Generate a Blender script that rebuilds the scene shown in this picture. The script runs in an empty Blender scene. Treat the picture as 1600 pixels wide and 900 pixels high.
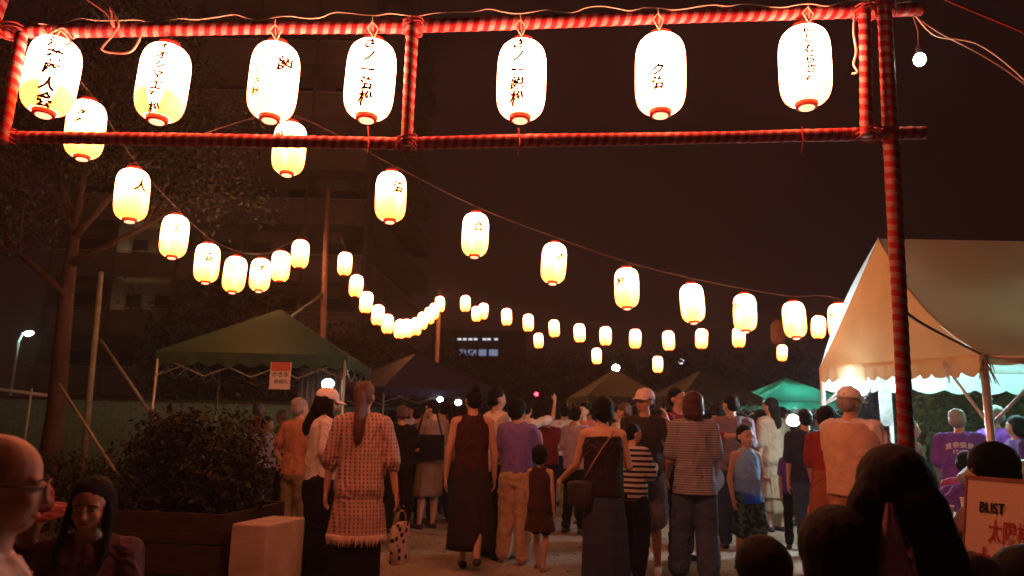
import bpy, bmesh, math, random
import numpy as np
from mathutils import Vector, Matrix, noise
random.seed(7); rng = np.random.default_rng(7)
SC = bpy.context.scene; COL = SC.collection
R = math.radians; PI = math.pi

# ------------------------------------------------------------------ camera
CAMH = 1.25; PITCH = R(10.6); ROLL = R(1.2); FPX = 1155.0
_f = Vector((0, math.cos(PITCH), math.sin(PITCH))); _r0 = Vector((1, 0, 0)); _u0 = Vector((0, -math.sin(PITCH), math.cos(PITCH)))
_r = _r0*math.cos(ROLL) + _u0*math.sin(ROLL); _u = -_r0*math.sin(ROLL) + _u0*math.cos(ROLL)
cd = bpy.data.cameras.new('camera'); cam = bpy.data.objects.new('camera', cd); COL.objects.link(cam)
M = Matrix((_r, _u, -_f)).transposed().to_4x4(); M.translation = (0, 0, CAMH); cam.matrix_world = M
cd.sensor_width = 36; cd.lens = 36*FPX/1600; cd.clip_start = .05; cd.clip_end = 600
cd.dof.use_dof = True; cd.dof.focus_distance = 3.9; cd.dof.aperture_fstop = 2.6
SC.camera = cam
def P(px, py, Y):
    """the point of the place at depth Y (m in front of the camera) seen at photograph pixel px,py"""
    d = _f + _r*((px-800)/FPX) + _u*((450-py)/FPX)
    return Vector((0, 0, CAMH)) + d*(Y/d.y)
# ------------------------------------------------------------------ world, exposure
w = bpy.data.worlds.new('World'); SC.world = w; w.use_nodes = True
nt = w.node_tree; nt.nodes.clear()
out = nt.nodes.new('ShaderNodeOutputWorld'); bg = nt.nodes.new('ShaderNodeBackground'); bg2 = nt.nodes.new('ShaderNodeBackground')
add = nt.nodes.new('ShaderNodeAddShader'); sky = nt.nodes.new('ShaderNodeTexSky')
sky.sky_type = 'NISHITA'; sky.sun_disc = False; sky.sun_elevation = R(-12); sky.sun_rotation = R(200)
bg.inputs[1].default_value = .05; nt.links.new(sky.outputs[0], bg.inputs[0])
tc = nt.nodes.new('ShaderNodeTexCoord'); sp = nt.nodes.new('ShaderNodeSeparateXYZ'); rp = nt.nodes.new('ShaderNodeValToRGB')
nt.links.new(tc.outputs['Generated'], sp.inputs[0]); nt.links.new(sp.outputs[2], rp.inputs[0])
rp.color_ramp.elements[0].position = 0; rp.color_ramp.elements[0].color = (.0125, .0038, .0030, 1)
rp.color_ramp.elements[1].position = .75; rp.color_ramp.elements[1].color = (.0070, .0024, .0024, 1)
nt.links.new(rp.outputs[0], bg2.inputs[0]); bg2.inputs[1].default_value = 1.0      # town light on low cloud
nt.links.new(bg.outputs[0], add.inputs[0]); nt.links.new(bg2.outputs[0], add.inputs[1]); nt.links.new(add.outputs[0], out.inputs[0])
vs = SC.view_settings; vs.view_transform = 'Standard'; vs.look = 'None'; vs.exposure = 0; vs.gamma = 1
SC.render.engine = 'CYCLES'; SC.cycles.use_denoising = True; SC.cycles.max_bounces = 5; SC.cycles.filter_width = 1.5
SC.cycles.sample_clamp_indirect = 4; SC.cycles.use_light_tree = True
LAMP = 1.0

# ------------------------------------------------------------------ materials
MATS = {}
def _base(name):
    m = bpy.data.materials.new(name); m.use_nodes = True
    return m, m.node_tree, m.node_tree.nodes['Principled BSDF']
def mat(name, col, rough=.75, var=.25, scale=12, bump=.3, bscale=60, metal=0, spec=.3, sheen=0, stretch=(1, 1, 1), transl=0):
    if name in MATS: return MATS[name]
    m, t, b = _base(name); N = t.nodes; L = t.links
    tc = N.new('ShaderNodeTexCoord'); mp = N.new('ShaderNodeMapping'); mp.inputs['Scale'].default_value = stretch
    L.new(tc.outputs['Object'], mp.inputs[0])
    nz = N.new('ShaderNodeTexNoise'); nz.inputs['Scale'].default_value = scale; nz.inputs['Detail'].default_value = 5
    L.new(mp.outputs[0], nz.inputs['Vector'])
    cr = N.new('ShaderNodeValToRGB'); c = col
    cr.color_ramp.elements[0].position = .3; cr.color_ramp.elements[1].position = .7
    cr.color_ramp.elements[0].color = tuple(v*(1-var) for v in c)+(1,); cr.color_ramp.elements[1].color = tuple(min(1, v*(1+var)) for v in c)+(1,)
    L.new(nz.outputs[0], cr.inputs[0]); L.new(cr.outputs[0], b.inputs['Base Color'])
    b.inputs['Roughness'].default_value = rough; b.inputs['Metallic'].default_value = metal; b.inputs['Specular IOR Level'].default_value = spec
    if sheen: b.inputs['Sheen Weight'].default_value = sheen
    if bump:
        n2 = N.new('ShaderNodeTexNoise'); n2.inputs['Scale'].default_value = bscale; L.new(mp.outputs[0], n2.inputs['Vector'])
        bp = N.new('ShaderNodeBump'); bp.inputs['Strength'].default_value = bump; bp.inputs['Distance'].default_value = .01
        L.new(n2.outputs[0], bp.inputs['Height']); L.new(bp.outputs[0], b.inputs['Normal'])
    if transl:
        tr = N.new('ShaderNodeBsdfTranslucent'); L.new(cr.outputs[0], tr.inputs[0]); mx = N.new('ShaderNodeMixShader'); mx.inputs[0].default_value = transl
        L.new(b.outputs[0], mx.inputs[1]); L.new(tr.outputs[0], mx.inputs[2]); L.new(mx.outputs[0], N['Material Output'].inputs[0])
    m['ramp'] = 1
    MATS[name] = m; return m
def emis(name, col, s):
    if name in MATS: return MATS[name]
    m, t, b = _base(name); b.inputs['Base Color'].default_value = (.8, .8, .8, 1)
    b.inputs['Emission Color'].default_value = (*col, 1); b.inputs['Emission Strength'].default_value = s
    MATS[name] = m; return m
def math_n(t, op, a, b=None, c=None):
    n = t.nodes.new('ShaderNodeMath'); n.operation = op
    for i, v in enumerate((a, b, c)):
        if v is None: continue
        if isinstance(v, (int, float)): n.inputs[i].default_value = v
        else: t.links.new(v, n.inputs[i])
    return n.outputs[0]
def patt(name, fn, c0, c1, rough=.8, soft=.06, bump=.2):
    """two colour printed or woven pattern; fn(tree,x,y,z) gives a 0..1 mask"""
    if name in MATS: return MATS[name]
    m, t, b = _base(name); N = t.nodes; L = t.links
    tc = N.new('ShaderNodeTexCoord'); s = N.new('ShaderNodeSeparateXYZ'); L.new(tc.outputs['Object'], s.inputs[0])
    f = fn(t, s.outputs[0], s.outputs[1], s.outputs[2])
    r = N.new('ShaderNodeMapRange'); r.inputs[1].default_value = .5-soft; r.inputs[2].default_value = .5+soft; L.new(f, r.inputs[0])
    mx = N.new('ShaderNodeMix'); mx.data_type = 'RGBA'; mx.inputs[6].default_value = (*c0, 1); mx.inputs[7].default_value = (*c1, 1)
    L.new(r.outputs[0], mx.inputs[0])
    nz = N.new('ShaderNodeTexNoise'); nz.inputs['Scale'].default_value = 25; L.new(tc.outputs['Object'], nz.inputs['Vector'])
    m2 = N.new('ShaderNodeMix'); m2.data_type = 'RGBA'; m2.blend_type = 'MULTIPLY'; m2.inputs[0].default_value = .45
    L.new(mx.outputs[2], m2.inputs[6]); L.new(nz.outputs[1], m2.inputs[7]); L.new(m2.outputs[2], b.inputs['Base Color'])
    b.inputs['Roughness'].default_value = rough; b.inputs['Specular IOR Level'].default_value = .25
    if bump:
        bp = N.new('ShaderNodeBump'); bp.inputs['Strength'].default_value = bump; bp.inputs['Distance'].default_value = .01
        L.new(nz.outputs[0], bp.inputs['Height']); L.new(bp.outputs[0], b.inputs['Normal'])
    MATS[name] = m; return m
def stripes(per, duty=.5):
    return lambda t, x, y, z: math_n(t, 'ADD', math_n(t, 'MULTIPLY', math_n(t, 'SINE', math_n(t, 'MULTIPLY', z, 2*PI/per)), .5), duty)
def crochet(t, x, y, z):
    a = math_n(t, 'MULTIPLY', math_n(t, 'ADD', x, math_n(t, 'MULTIPLY', y, .7)), 2*PI/.031)
    s1 = math_n(t, 'SINE', a); s2 = math_n(t, 'SINE', math_n(t, 'MULTIPLY', z, 2*PI/.027))
    return math_n(t, 'ADD', math_n(t, 'MULTIPLY', math_n(t, 'ADD', s1, math_n(t, 'MULTIPLY', s2, .6)), .36), .22)
def blocks(t, x, y, z):     # colour block below a height in the garment
    return math_n(t, 'ADD', math_n(t, 'MULTIPLY', math_n(t, 'SUBTRACT', .76, z), 6), math_n(t, 'MULTIPLY', x, 1.5))
def blobs(sc, off=.0):
    def f(t, x, y, z):
        tc = t.nodes.new('ShaderNodeTexCoord'); v = t.nodes.new('ShaderNodeTexVoronoi'); v.inputs['Scale'].default_value = sc
        t.links.new(tc.outputs['Object'], v.inputs['Vector']); return math_n(t, 'ADD', v.outputs[0], off)
    return f
def wrapmat(name, pitch, red, white):
    def f(t, x, y, z):
        a = math_n(t, 'DIVIDE', math_n(t, 'ARCTAN2', y, x), 2*PI)
        fr = math_n(t, 'FRACT', math_n(t, 'ADD', a, math_n(t, 'DIVIDE', z, pitch)))
        return math_n(t, 'MULTIPLY', math_n(t, 'ABSOLUTE', math_n(t, 'SUBTRACT', fr, .5)), 1.95)
    return patt(name, f, red, white, .6, .05, .35)

# ------------------------------------------------------------------ mesh helpers
class MB:
    def __init__(s): s.v = []; s.f = []; s.n = 0
    def add(s, v, f):
        v = np.asarray(v, float).reshape(-1, 3); s.v.append(v); n = s.n
        s.f += [tuple(i+n for i in q) for q in f]; s.n += len(v); return s
    def grid(s, rings, cap=True, wrap=True):
        """rings: (n,m,3)"""
        rings = np.asarray(rings, float); n, m = rings.shape[:2]; f = []
        for i in range(n-1):
            for j in range(m if wrap else m-1):
                k = (j+1) % m; f.append((i*m+j, i*m+k, (i+1)*m+k, (i+1)*m+j))
        if cap and wrap: f.append(tuple(range(m))[::-1]); f.append(tuple((n-1)*m+j for j in range(m)))
        return s.add(rings.reshape(-1, 3), f)
    def ell(s, c, r, rot=None, n=14, m=10):
        th = np.linspace(0, 2*PI, n, endpoint=False); ph = np.linspace(-PI/2, PI/2, m+1)[1:-1]
        g = np.array([[(math.cos(p)*math.cos(a)*r[0], math.cos(p)*math.sin(a)*r[1], math.sin(p)*r[2]) for a in th] for p in ph])
        v = np.concatenate([g.reshape(-1, 3), [(0, 0, -r[2]), (0, 0, r[2])]])
        if rot is not None: v = v @ np.array(rot.to_3x3()).T
        v = v + np.array(c); k = m-1; f = []
        for i in range(k-1):
            for j in range(n): q = (j+1) % n; f.append((i*n+j, i*n+q, (i+1)*n+q, (i+1)*n+j))
        for j in range(n):
            q = (j+1) % n; f.append((k*n, q, j)); f.append((k*n+1, (k-1)*n+j, (k-1)*n+q))
        return s.add(v, f)
    def tube(s, pts, rad, n=8, flat=1.0, cap=True):
        pts = [Vector(p) for p in pts]; k = len(pts)
        if isinstance(rad, (int, float)): rad = [rad]*k
        up = Vector((0, 0, 1)); rings = []
        d0 = (pts[1]-pts[0]).normalized()
        a = d0.cross(up if abs(d0.z) < .9 else Vector((1, 0, 0))).normalized()
        for i, p in enumerate(pts):
            d = (pts[min(i+1, k-1)]-pts[max(i-1, 0)])
            d = d.normalized() if d.length > 1e-9 else d0
            a = (a-d*a.dot(d)).normalized(); b = d.cross(a)
            rings.append([p+a*math.cos(t)*rad[i]+b*math.sin(t)*rad[i]*flat for t in [2*PI*j/n for j in range(n)]])
        return s.grid(rings, cap)
    def cap(s, p0, p1, r0, r1, n=12, flat=1.0):
        """round-ended tapered limb segment, p0->p1"""
        p0 = Vector(p0); p1 = Vector(p1); d = p1-p0; L = max(d.length, 1e-6); d /= L
        pts = []; rr = []
        for t in (-.98, -.8, -.45): pts.append(p0+d*r0*t); rr.append(r0*math.sqrt(1-t*t))
        for t in (0, .33, .66, 1): pts.append(p0.lerp(p1, t)); rr.append(r0+(r1-r0)*t)
        for t in (.45, .8, .98): pts.append(p1+d*r1*t); rr.append(r1*math.sqrt(1-t*t))
        return s.tube(pts, rr, n, flat)
    def box(s, c, sz, rot=None):
        v = np.array([(x, y, z) for z in (-.5, .5) for y in (-.5, .5) for x in (-.5, .5)])*np.array(sz)
        if rot is not None: v = v @ np.array(rot.to_3x3()).T
        return s.add(v+np.array(c), [(0, 2, 3, 1), (4, 5, 7, 6), (0, 1, 5, 4), (2, 6, 7, 3), (0, 4, 6, 2), (1, 3, 7, 5)])
    def xf(s, fn):
        s.v = [np.array([fn(Vector(p)) for p in a]) for a in s.v]; return s
    def build(s, name, m, parent=None, smooth=False, loc=None):
        me = bpy.data.meshes.new(name); V = np.concatenate(s.v) if s.v else np.zeros((0, 3))
        if loc is not None: V = V-np.array(loc)
        me.from_pydata(V.tolist(), [], s.f)
        if smooth: me.polygons.foreach_set('use_smooth', [True]*len(me.polygons))
        o = bpy.data.objects.new(name, me); COL.objects.link(o)
        if loc is not None: o.location = loc
        if m: me.materials.append(m)
        if parent: o.parent = parent
        return o
def tag(o, label=None, cat=None, group=None, kind=None):
    if label: o['label'] = label
    if cat: o['category'] = cat
    if group: o['group'] = group
    if kind: o['kind'] = kind
    return o
def empty(name, loc, rz=0, **k):
    o = bpy.data.objects.new(name, None); COL.objects.link(o); o.location = loc; o.rotation_euler = (0, 0, rz); o.empty_display_size = .1
    return tag(o, **k)
def dup(o, parent=None):
    c = o.copy(); COL.objects.link(c); c.parent = parent
    for ch in list(o.children): dup(ch, c)
    return c
PENDING = []       # objects with a voxel union still to be evaluated
def fuse(o, voxel, smooth=2, wr=0, wf=(9, 9, 5)):
    m = o.modifiers.new('r', 'REMESH'); m.mode = 'VOXEL'; m.voxel_size = voxel; m.use_smooth_shade = True
    if smooth: s = o.modifiers.new('s', 'SMOOTH'); s.iterations = smooth; s.factor = .6
    PENDING.append((o, wr, wf)); return o
def resolve():
    dg = bpy.context.evaluated_depsgraph_get(); dg.update()
    new = [(o, bpy.data.meshes.new_from_object(o.evaluated_get(dg), depsgraph=dg), wr, wf) for o, wr, wf in PENDING]
    for o, me, wr, wf in new:
        o.modifiers.clear(); o.data = me
        n = len(me.vertices)
        if wr and n:
            co = np.empty(n*3); me.vertices.foreach_get('co', co); co = co.reshape(-1, 3)
            no = np.empty(n*3); me.vertices.foreach_get('normal', no); no = no.reshape(-1, 3)
            ph = rng.random(3)*40; a, b, c = wf
            if a > 20:
                d = np.array([noise.noise(Vector((x_*38, y_*38, z_*7))+Vector(ph))*1.6+noise.noise(Vector((x_*90, y_*90, z_*14))+Vector(ph))*1.1 for x_, y_, z_ in co])
            else:
                d = np.empty(n); o3 = Vector(ph)
                for i_ in range(n):
                    x_, y_, z_ = co[i_]; q_ = Vector((x_*a*.9, y_*a*.9, z_*c*1.15))+o3
                    w1 = noise.noise(q_); q_ = q_*1.0+Vector((w1*.9, 0, w1*1.6)); w2 = noise.noise(q_*1.7)
                    d[i_] = 2.2*(.35-abs(w1)*1.8)+1.6*(.3-abs(w2)*1.7)
            if a <= 20: d = d*np.clip((co[:, 2]-co[:, 2].min())/.07, .12, 1)
            co = co+no*(d*wr)[:, None]; me.vertices.foreach_set('co', co.ravel()); me.update()
    PENDING.clear()

# ------------------------------------------------------------------ lettering (built-in font, turned into flat meshes)
def glyph_meshes(strings):
    tmp = {}
    for s in set(strings):
        cu = bpy.data.curves.new('t', 'FONT'); cu.body = s; cu.size = 1; cu.align_x = 'CENTER'; cu.resolution_u = 3; cu.offset = .050 if len(s) == 1 else .012
        o = bpy.data.objects.new('t', cu); COL.objects.link(o); tmp[s] = o
    dg = bpy.context.evaluated_depsgraph_get(); dg.update(); res = {}
    for s, o in tmp.items():
        me = bpy.data.meshes.new_from_object(o.evaluated_get(dg)); bm = bmesh.new(); bm.from_mesh(me)
        bmesh.ops.triangulate(bm, faces=bm.faces[:])
        res[s] = (np.array([v.co[:] for v in bm.verts]).reshape(-1, 3), [tuple(v.index for v in f.verts) for f in bm.faces])
        bm.free(); bpy.data.meshes.remove(me)
    for o in tmp.values(): c = o.data; bpy.data.objects.remove(o); bpy.data.curves.remove(c)
    return res
GATE_TXT = ['浪花区人会', 'オオシマ工務松', 'ひとみ歯科', 'さノ一治松', 'さノ一説松', 'ク治', 'にしむら歯務']
ALLCH = set(''.join(GATE_TXT)) | set('治松祭人会花泉区説歯務') | {'BUST', '太陽楼しほし', '大', 'STAFF', '夏祭委員', 'かき氷', '四百円'}
GL = glyph_meshes(ALLCH)

# ------------------------------------------------------------------ ground
g = MB(); xs = np.linspace(-150, 150, 61); ys = np.concatenate([np.linspace(-20, 30, 90), np.linspace(32, 220, 20)])
gv = [[(x, y, .012*math.sin(x*1.3+y*.7)*math.sin(y*.9)) if abs(x) < 30 and y < 30 else (x, y, 0) for x in xs] for y in ys]
g.grid(gv, False, False)
gm, t, b = _base('packed_earth'); N = t.nodes; L = t.links
tcn = N.new('ShaderNodeTexCoord'); n1 = N.new('ShaderNodeTexNoise'); n1.inputs['Scale'].default_value = .55; n1.inputs['Detail'].default_value = 8
n2 = N.new('ShaderNodeTexNoise'); n2.inputs['Scale'].default_value = 35; n2.inputs['Detail'].default_value = 6
L.new(tcn.outputs['Object'], n1.inputs['Vector']); L.new(tcn.outputs['Object'], n2.inputs['Vector'])
cr = N.new('ShaderNodeValToRGB'); cr.color_ramp.elements[0].position = .40; cr.color_ramp.elements[1].position = .60
cr.color_ramp.elements[0].color = (.12, .09, .065, 1); cr.color_ramp.elements[1].color = (.46, .37, .27, 1)  # earth tones; broad patch contrast raised to stand in for the crowd's shadow streaks
mixn = math_n(t, 'ADD', math_n(t, 'MULTIPLY', n1.outputs[0], .7), math_n(t, 'MULTIPLY', n2.outputs[0], .3)); L.new(mixn, cr.inputs[0]); L.new(cr.outputs[0], b.inputs['Base Color'])
b.inputs['Roughness'].default_value = .85; bp = N.new('ShaderNodeBump'); bp.inputs['Strength'].default_value = .8; bp.inputs['Distance'].default_value = .03
L.new(n2.outputs[0], bp.inputs['Height']); L.new(bp.outputs[0], b.inputs['Normal'])
tag(g.build('ground', gm, smooth=True), kind='structure')

# ------------------------------------------------------------------ lantern
def lprof(t, Rr=.135, Re=.062):
    u = abs(2*t-1); return Re+(Rr-Re)*(1-u**4.2)**(1/2.0)
HB = .43
def paper_mat(name, top, mid, low, phi0, panel=.42, str_=1.0, petal=1.0):
    m, t, b = _base(name); N = t.nodes; L = t.links
    tc = N.new('ShaderNodeTexCoord'); s = N.new('ShaderNodeSeparateXYZ'); L.new(tc.outputs['Object'], s.inputs[0])
    rp = N.new('ShaderNodeValToRGB'); e = rp.color_ramp.elements
    e[0].position = .0; e[0].color = (*low, 1); e[1].position = 1; e[1].color = (*top, 1); k = e.new(.6); k.color = (*mid, 1)
    zz = math_n(t, 'DIVIDE', math_n(t, 'ADD', s.outputs[2], HB), HB); L.new(zz, rp.inputs[0])
    ang = math_n(t, 'ARCTAN2', s.outputs[0], math_n(t, 'MULTIPLY', s.outputs[1], -1))
    dd = math_n(t, 'ABSOLUTE', math_n(t, 'SUBTRACT', ang, phi0))
    z0 = math_n(t, 'SUBTRACT', .62, math_n(t, 'MULTIPLY', math_n(t, 'MULTIPLY', dd, dd), .05))
    a1 = N.new('ShaderNodeMapRange'); a1.inputs[1].default_value = panel*.7; a1.inputs[2].default_value = panel*1.15
    L.new(math_n(t, 'ADD', dd, math_n(t, 'MULTIPLY', math_n(t, 'POWER', math_n(t, 'SUBTRACT', 1, zz), 5), .3)), a1.inputs[0])
    a2 = N.new('ShaderNodeMapRange'); a2.inputs[1].default_value = .0; a2.inputs[2].default_value = .34; L.new(math_n(t, 'SUBTRACT', z0, zz), a2.inputs[0])
    mk = math_n(t, 'MULTIPLY', a1.outputs[0], a2.outputs[0])
    mx = N.new('ShaderNodeMix'); mx.data_type = 'RGBA'; mx.blend_type = 'MULTIPLY'; L.new(mk, mx.inputs[0]); L.new(rp.outputs[0], mx.inputs[6])
    mx.inputs[7].default_value = (*[1-(1-q)*petal for q in (.62, .25, .05)], 1)
    b.inputs['Base Color'].default_value = (.75, .68, .55, 1); b.inputs['Roughness'].default_value = .6
    L.new(mx.outputs[2], b.inputs['Emission Color']); b.inputs['Emission Strength'].default_value = str_*LAMP
    MATS[name] = m; return m
EM = 68.0
PM = [paper_mat('lit_paper_%s' % 'abcd'[i], (1, .29, .155), (.95, .27, .14), (.85, .24, .12), ph, pn, st*EM, pt)
      for i, (ph, pn, st, pt) in enumerate([(-.1, .38, .5, .98), (.25, .45, .68, .88), (-.35, .4, .6, .95), (.1, .3, .72, .7)])]
PMS = [paper_mat('lit_paper_small_%s' % 'abc'[i], (1, .46, .27), (.80, .30, .075), (.46, .12, .014), ph, .30, st*EM*1.05, .48) for i, (ph, st) in enumerate([(0, .32), (.5, .26), (-.4, .38)])]
RIM = mat('red_lacquer_rim', (.45, .03, .02), .4, .2, bump=.1)
WIRE = mat('lantern_wire', (.12, .05, .04), .5, .1, bump=0)
DEADP = mat('unlit_lantern_paper', (.5, .2, .13), .7, .1)
INK = mat('black_ink', (.02, .012, .01), .9, .1, bump=0)
def lantern_mesh(hi):
    n, k = (36, 44) if hi else (14, 16)
    rings = []
    for i in range(k+1):
        t = i/k; r = lprof(min(max(t, .004), .996)); r += (.0016*(i % 2) if hi else 0)
        rings.append([(r*math.cos(2*PI*j/n), r*math.sin(2*PI*j/n), -HB+HB*t) for j in range(n)])
    b = MB().grid(rings); b.f = b.f[:-2]; return b
def ring_mb(z0, z1, r0, r1, n=24):
    return MB().grid([[(r*math.cos(2*PI*j/n), r*math.sin(2*PI*j/n), z) for j in range(n)] for r, z in ((r0*.8, z0), (r0, z0), (r0, z0+.006), (r1, z1-.006), (r1, z1), (r1*.8, z1))])
GLOW = emis('inner_glow', (1, .35, .18), 3.0)
LANT = {}
def make_lantern(key, m, hi, label, loc, group, sc=1.0, tilt=(0, 0, 0), text=None, tphi=0, tsize=.052, ttop=.86, red=True, hookh=.07):
    root = empty('paper_lantern', loc, 0, label=label, cat='lantern', group=group)
    tilt = (tilt[0], tilt[1], tilt[2]-math.atan2(loc[0], loc[1])); root.rotation_euler = tilt; root.scale = (sc, sc, sc)
    ck = (key, hi)
    if ck not in LANT:
        LANT[ck] = dict(paper=lantern_mesh(hi).build('shade', m, None, True).data,
                        top=ring_mb(-.004, .03, .066, .06, 24 if hi else 12).build('top_ring', RIM, None, True).data,
                        bot=ring_mb(-HB-.022, -HB+.004, .058, .064, 24 if hi else 12).build('bottom_ring', RIM, None, True).data)
        hk = MB(); hk.tube([(-.055, 0, .02), (-.045, 0, .05), (0, 0, hookh), (.045, 0, .05), (.055, 0, .02)], .0035, 5); hk.tube([(0, 0, hookh-.004), (0, 0, hookh+.02)], .005, 5)
        LANT[ck]['hook'] = hk.build('hanger', WIRE).data
        bb = MB(); bb.ell((0, 0, -HB-.026), (.042, .042, .012), n=12, m=6); LANT[ck]['bulb'] = bb.build('bottom_opening', GLOW, None, True).data
        for o in [o for o in COL.objects if o.type == 'MESH' and o.data in LANT[ck].values()]: bpy.data.objects.remove(o)
    D = LANT[ck]
    parts = [('shade', 'paper'), ('top_ring', 'top'), ('bottom_ring', 'bot'), ('hanger', 'hook')]+([('bottom_opening', 'bulb')] if hi else [])
    for nm, kk in parts:
        o = bpy.data.objects.new(nm, D[kk]); COL.objects.link(o); o.parent = root
    if text:
        cols = text if isinstance(text, list) else [(text, tphi, tsize, ttop)]
        for (tx, ph, ts, tt) in cols:
            mb = MB(); z = -HB*(1-tt)
            for ch in tx:
                V, F = GL[ch]
                if len(V) == 0: continue
                c = V[:, :2]; mn, mx = c.min(0), c.max(0); cc = (mn+mx)/2; h = max(mx[1]-mn[1], .5)
                u = (c[:, 0]-cc[0])*ts; v = (c[:, 1]-cc[1])*ts+z-ts*.5
                pts = []
                for a, q in zip(u, v):
                    a2 = a+.14*(q-z)          # brush slant
                    rr = lprof(min(max((q+HB)/HB, .02), .98))+.006; an = ph+a2/rr
                    pts.append((rr*math.sin(an), -rr*math.cos(an), q))
                mb.add(pts, F); z -= ts*1.06
            mb.build('lettering', INK, root)
    return root

# ------------------------------------------------------------------ the lantern gate
GY = 3.75
RED = (.42, .010, .025); WHT = (.52, .24, .25)
WR = wrapmat('red_white_wrap', .062, RED, WHT); WR2 = wrapmat('red_white_wrap_lit', .05, RED, (.55, .2, .19))  # second wrap has pinker white, painting in lantern glow on the lower beam
gate = empty('lantern_gate', P(1415, 700, GY)*1, 0, label='tall frame of poles wrapped in red and white cloth carrying the row of big lanterns', cat='festival gate')
gate.location.z = 0
def wrapped(name, a, b, r, m, parent, pitch=.062, n=12):
    a = Vector(a); b = Vector(b); L_ = (b-a).length; k = int(L_/pitch*6); rings = []
    bow = [random.uniform(-.003, .003) for _ in range(4)]
    for i in range(k+1):
        z = L_*i/k; row = []
        for j in range(n):
            an = 2*PI*j/n; fr = (an/(2*PI)+z/pitch) % 1; rr = r*(1+.05*math.sin(z*3.1+bow[0]*900))+.0035*fr
            row.append((rr*math.cos(an)+bow[0]*math.sin(z*2), rr*math.sin(an)+bow[1]*math.sin(z*3), z))
        rings.append(row)
    o = MB().grid(rings).build(name, m, None, True)
    q = (b-a).to_track_quat('Z', 'Y'); o.rotation_mode = 'QUATERNION'; o.rotation_quaternion = q
    o.parent = parent; o.location = a-parent.location
    return o
r_b = .034
def PG(x, y, Y=GY): return P(x, y, Y)
# beams (in front of/behind the posts by their thickness)
tb = [PG(-60, 50), PG(640, 41), PG(1440, 14)]
wrapped('top_beam', tb[0], tb[1]+Vector((.02, 0, 0)), r_b, WR, gate); wrapped('top_beam', tb[1], tb[2], r_b, WR, gate)
bb_ = [PG(-60, 213), PG(640, 224), PG(1446, 208)]
wrapped('bottom_beam', bb_[0], bb_[1]+Vector((.02, 0, 0)), r_b*.95, WR2, gate); wrapped('bottom_beam', bb_[1], bb_[2], r_b*.95, WR2, gate)
dY = .075
wrapped('strut', PG(34, 52, GY-dY), PG(4, 222, GY-dY), .028, WR, gate)
wrapped('strut', PG(645, 40, GY-dY), PG(636, 226, GY-dY), .031, WR, gate)
wrapped('strut', PG(1351, 14, GY-dY), PG(1354, 212, GY-dY), .031, WR, gate)
pr = P(1381, -10, GY-dY); pr2 = P(1417, 705, GY-dY); d = (pr2-pr); base = pr+d*((0-pr.z)/d.z)
wrapped('post', pr-d*.06, base, .036, WR, gate)
pl = P(12, 5, GY-dY); pl2 = P(-22, 240, GY-dY); d = pl2-pl; base = pl+d*((0-pl.z)/d.z); base.x = pl.x-.55
wrapped('post', pl+Vector((.02, 0, .5)), base, .036, WR, gate)
# rope lashings where poles meet
LASH = mat('lashing_cloth', (.30, .05, .05), .9)
for (x, y) in ((1351, 18), (1381, 16), (1384, 210), (1354, 210), (645, 42), (636, 224), (18, 50), (8, 214)):
    c = PG(x, y, GY-.035); mb = MB()
    for k in range(4):
        rr = .052+.004*(k % 2); pts = [(rr*math.cos(a)*1.0, rr*1.35*math.sin(a), (k-1.5)*.011+.02*math.cos(a)*(1 if k % 2 else -1)) for a in np.linspace(0, 2*PI, 15)]
        mb.tube(pts, .0045, 5)
    o = mb.build('lashing', LASH, None, True); o.parent = gate; o.location = c-gate.location

GL_POS = [(88, 58, 205, .96, PM[0], [('浪花区人会', -.10, .080, .95)], 'yellow bottomed lantern with a column of black characters at the left end of the gate', (0, R(3), R(5))),
          (260, 68, 210, .95, PM[0], [('オオシマ工務松', -.05, .058, .96)], 'big lantern with thin brush writing and yellow foot, second from the gate left end', (0, R(2.5), R(-8))),
          (430, 66, 207, .95, PM[1], [('ひとみ歯科', -.70, .050, .78), ('説', .45, .095, .74)], 'third gate lantern from the left, with two separate columns of small characters', (0, R(1.5), 0)),
          (580, 62, 210, .98, PM[3], [('さノ一治松', -.08, .075, .95)], 'big white lantern just left of the middle strut of the gate', (0, R(2), 0)),
          (813, 62, 210, .98, PM[3], [('さノ一説松', -.12, .075, .95)], 'big white lantern just right of the middle strut of the gate', (0, R(1), 0)),
          (1028, 52, 208, 1.0, PM[3], [('ク治', -.05, .070, .50)], 'almost blank big lantern with only two faint characters low down on the gate', (0, R(1), 0)),
          (1251, 40, 192, 1.0, PM[1], [('にしむら歯務', .24, .057, .93)], 'largest looking lantern at the right end of the gate beside the red posts', (0, R(.5), 0))]
for i, (x, y0, y1, sc, m, txt, lab, tl) in enumerate(GL_POS):
    top = PG(x+4, y0+8, GY+.01)
    make_lantern('gate%d' % PM.index(m), m, True, lab, top, 'big lanterns hanging in the gate', sc*1.0, tl, txt)
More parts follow.
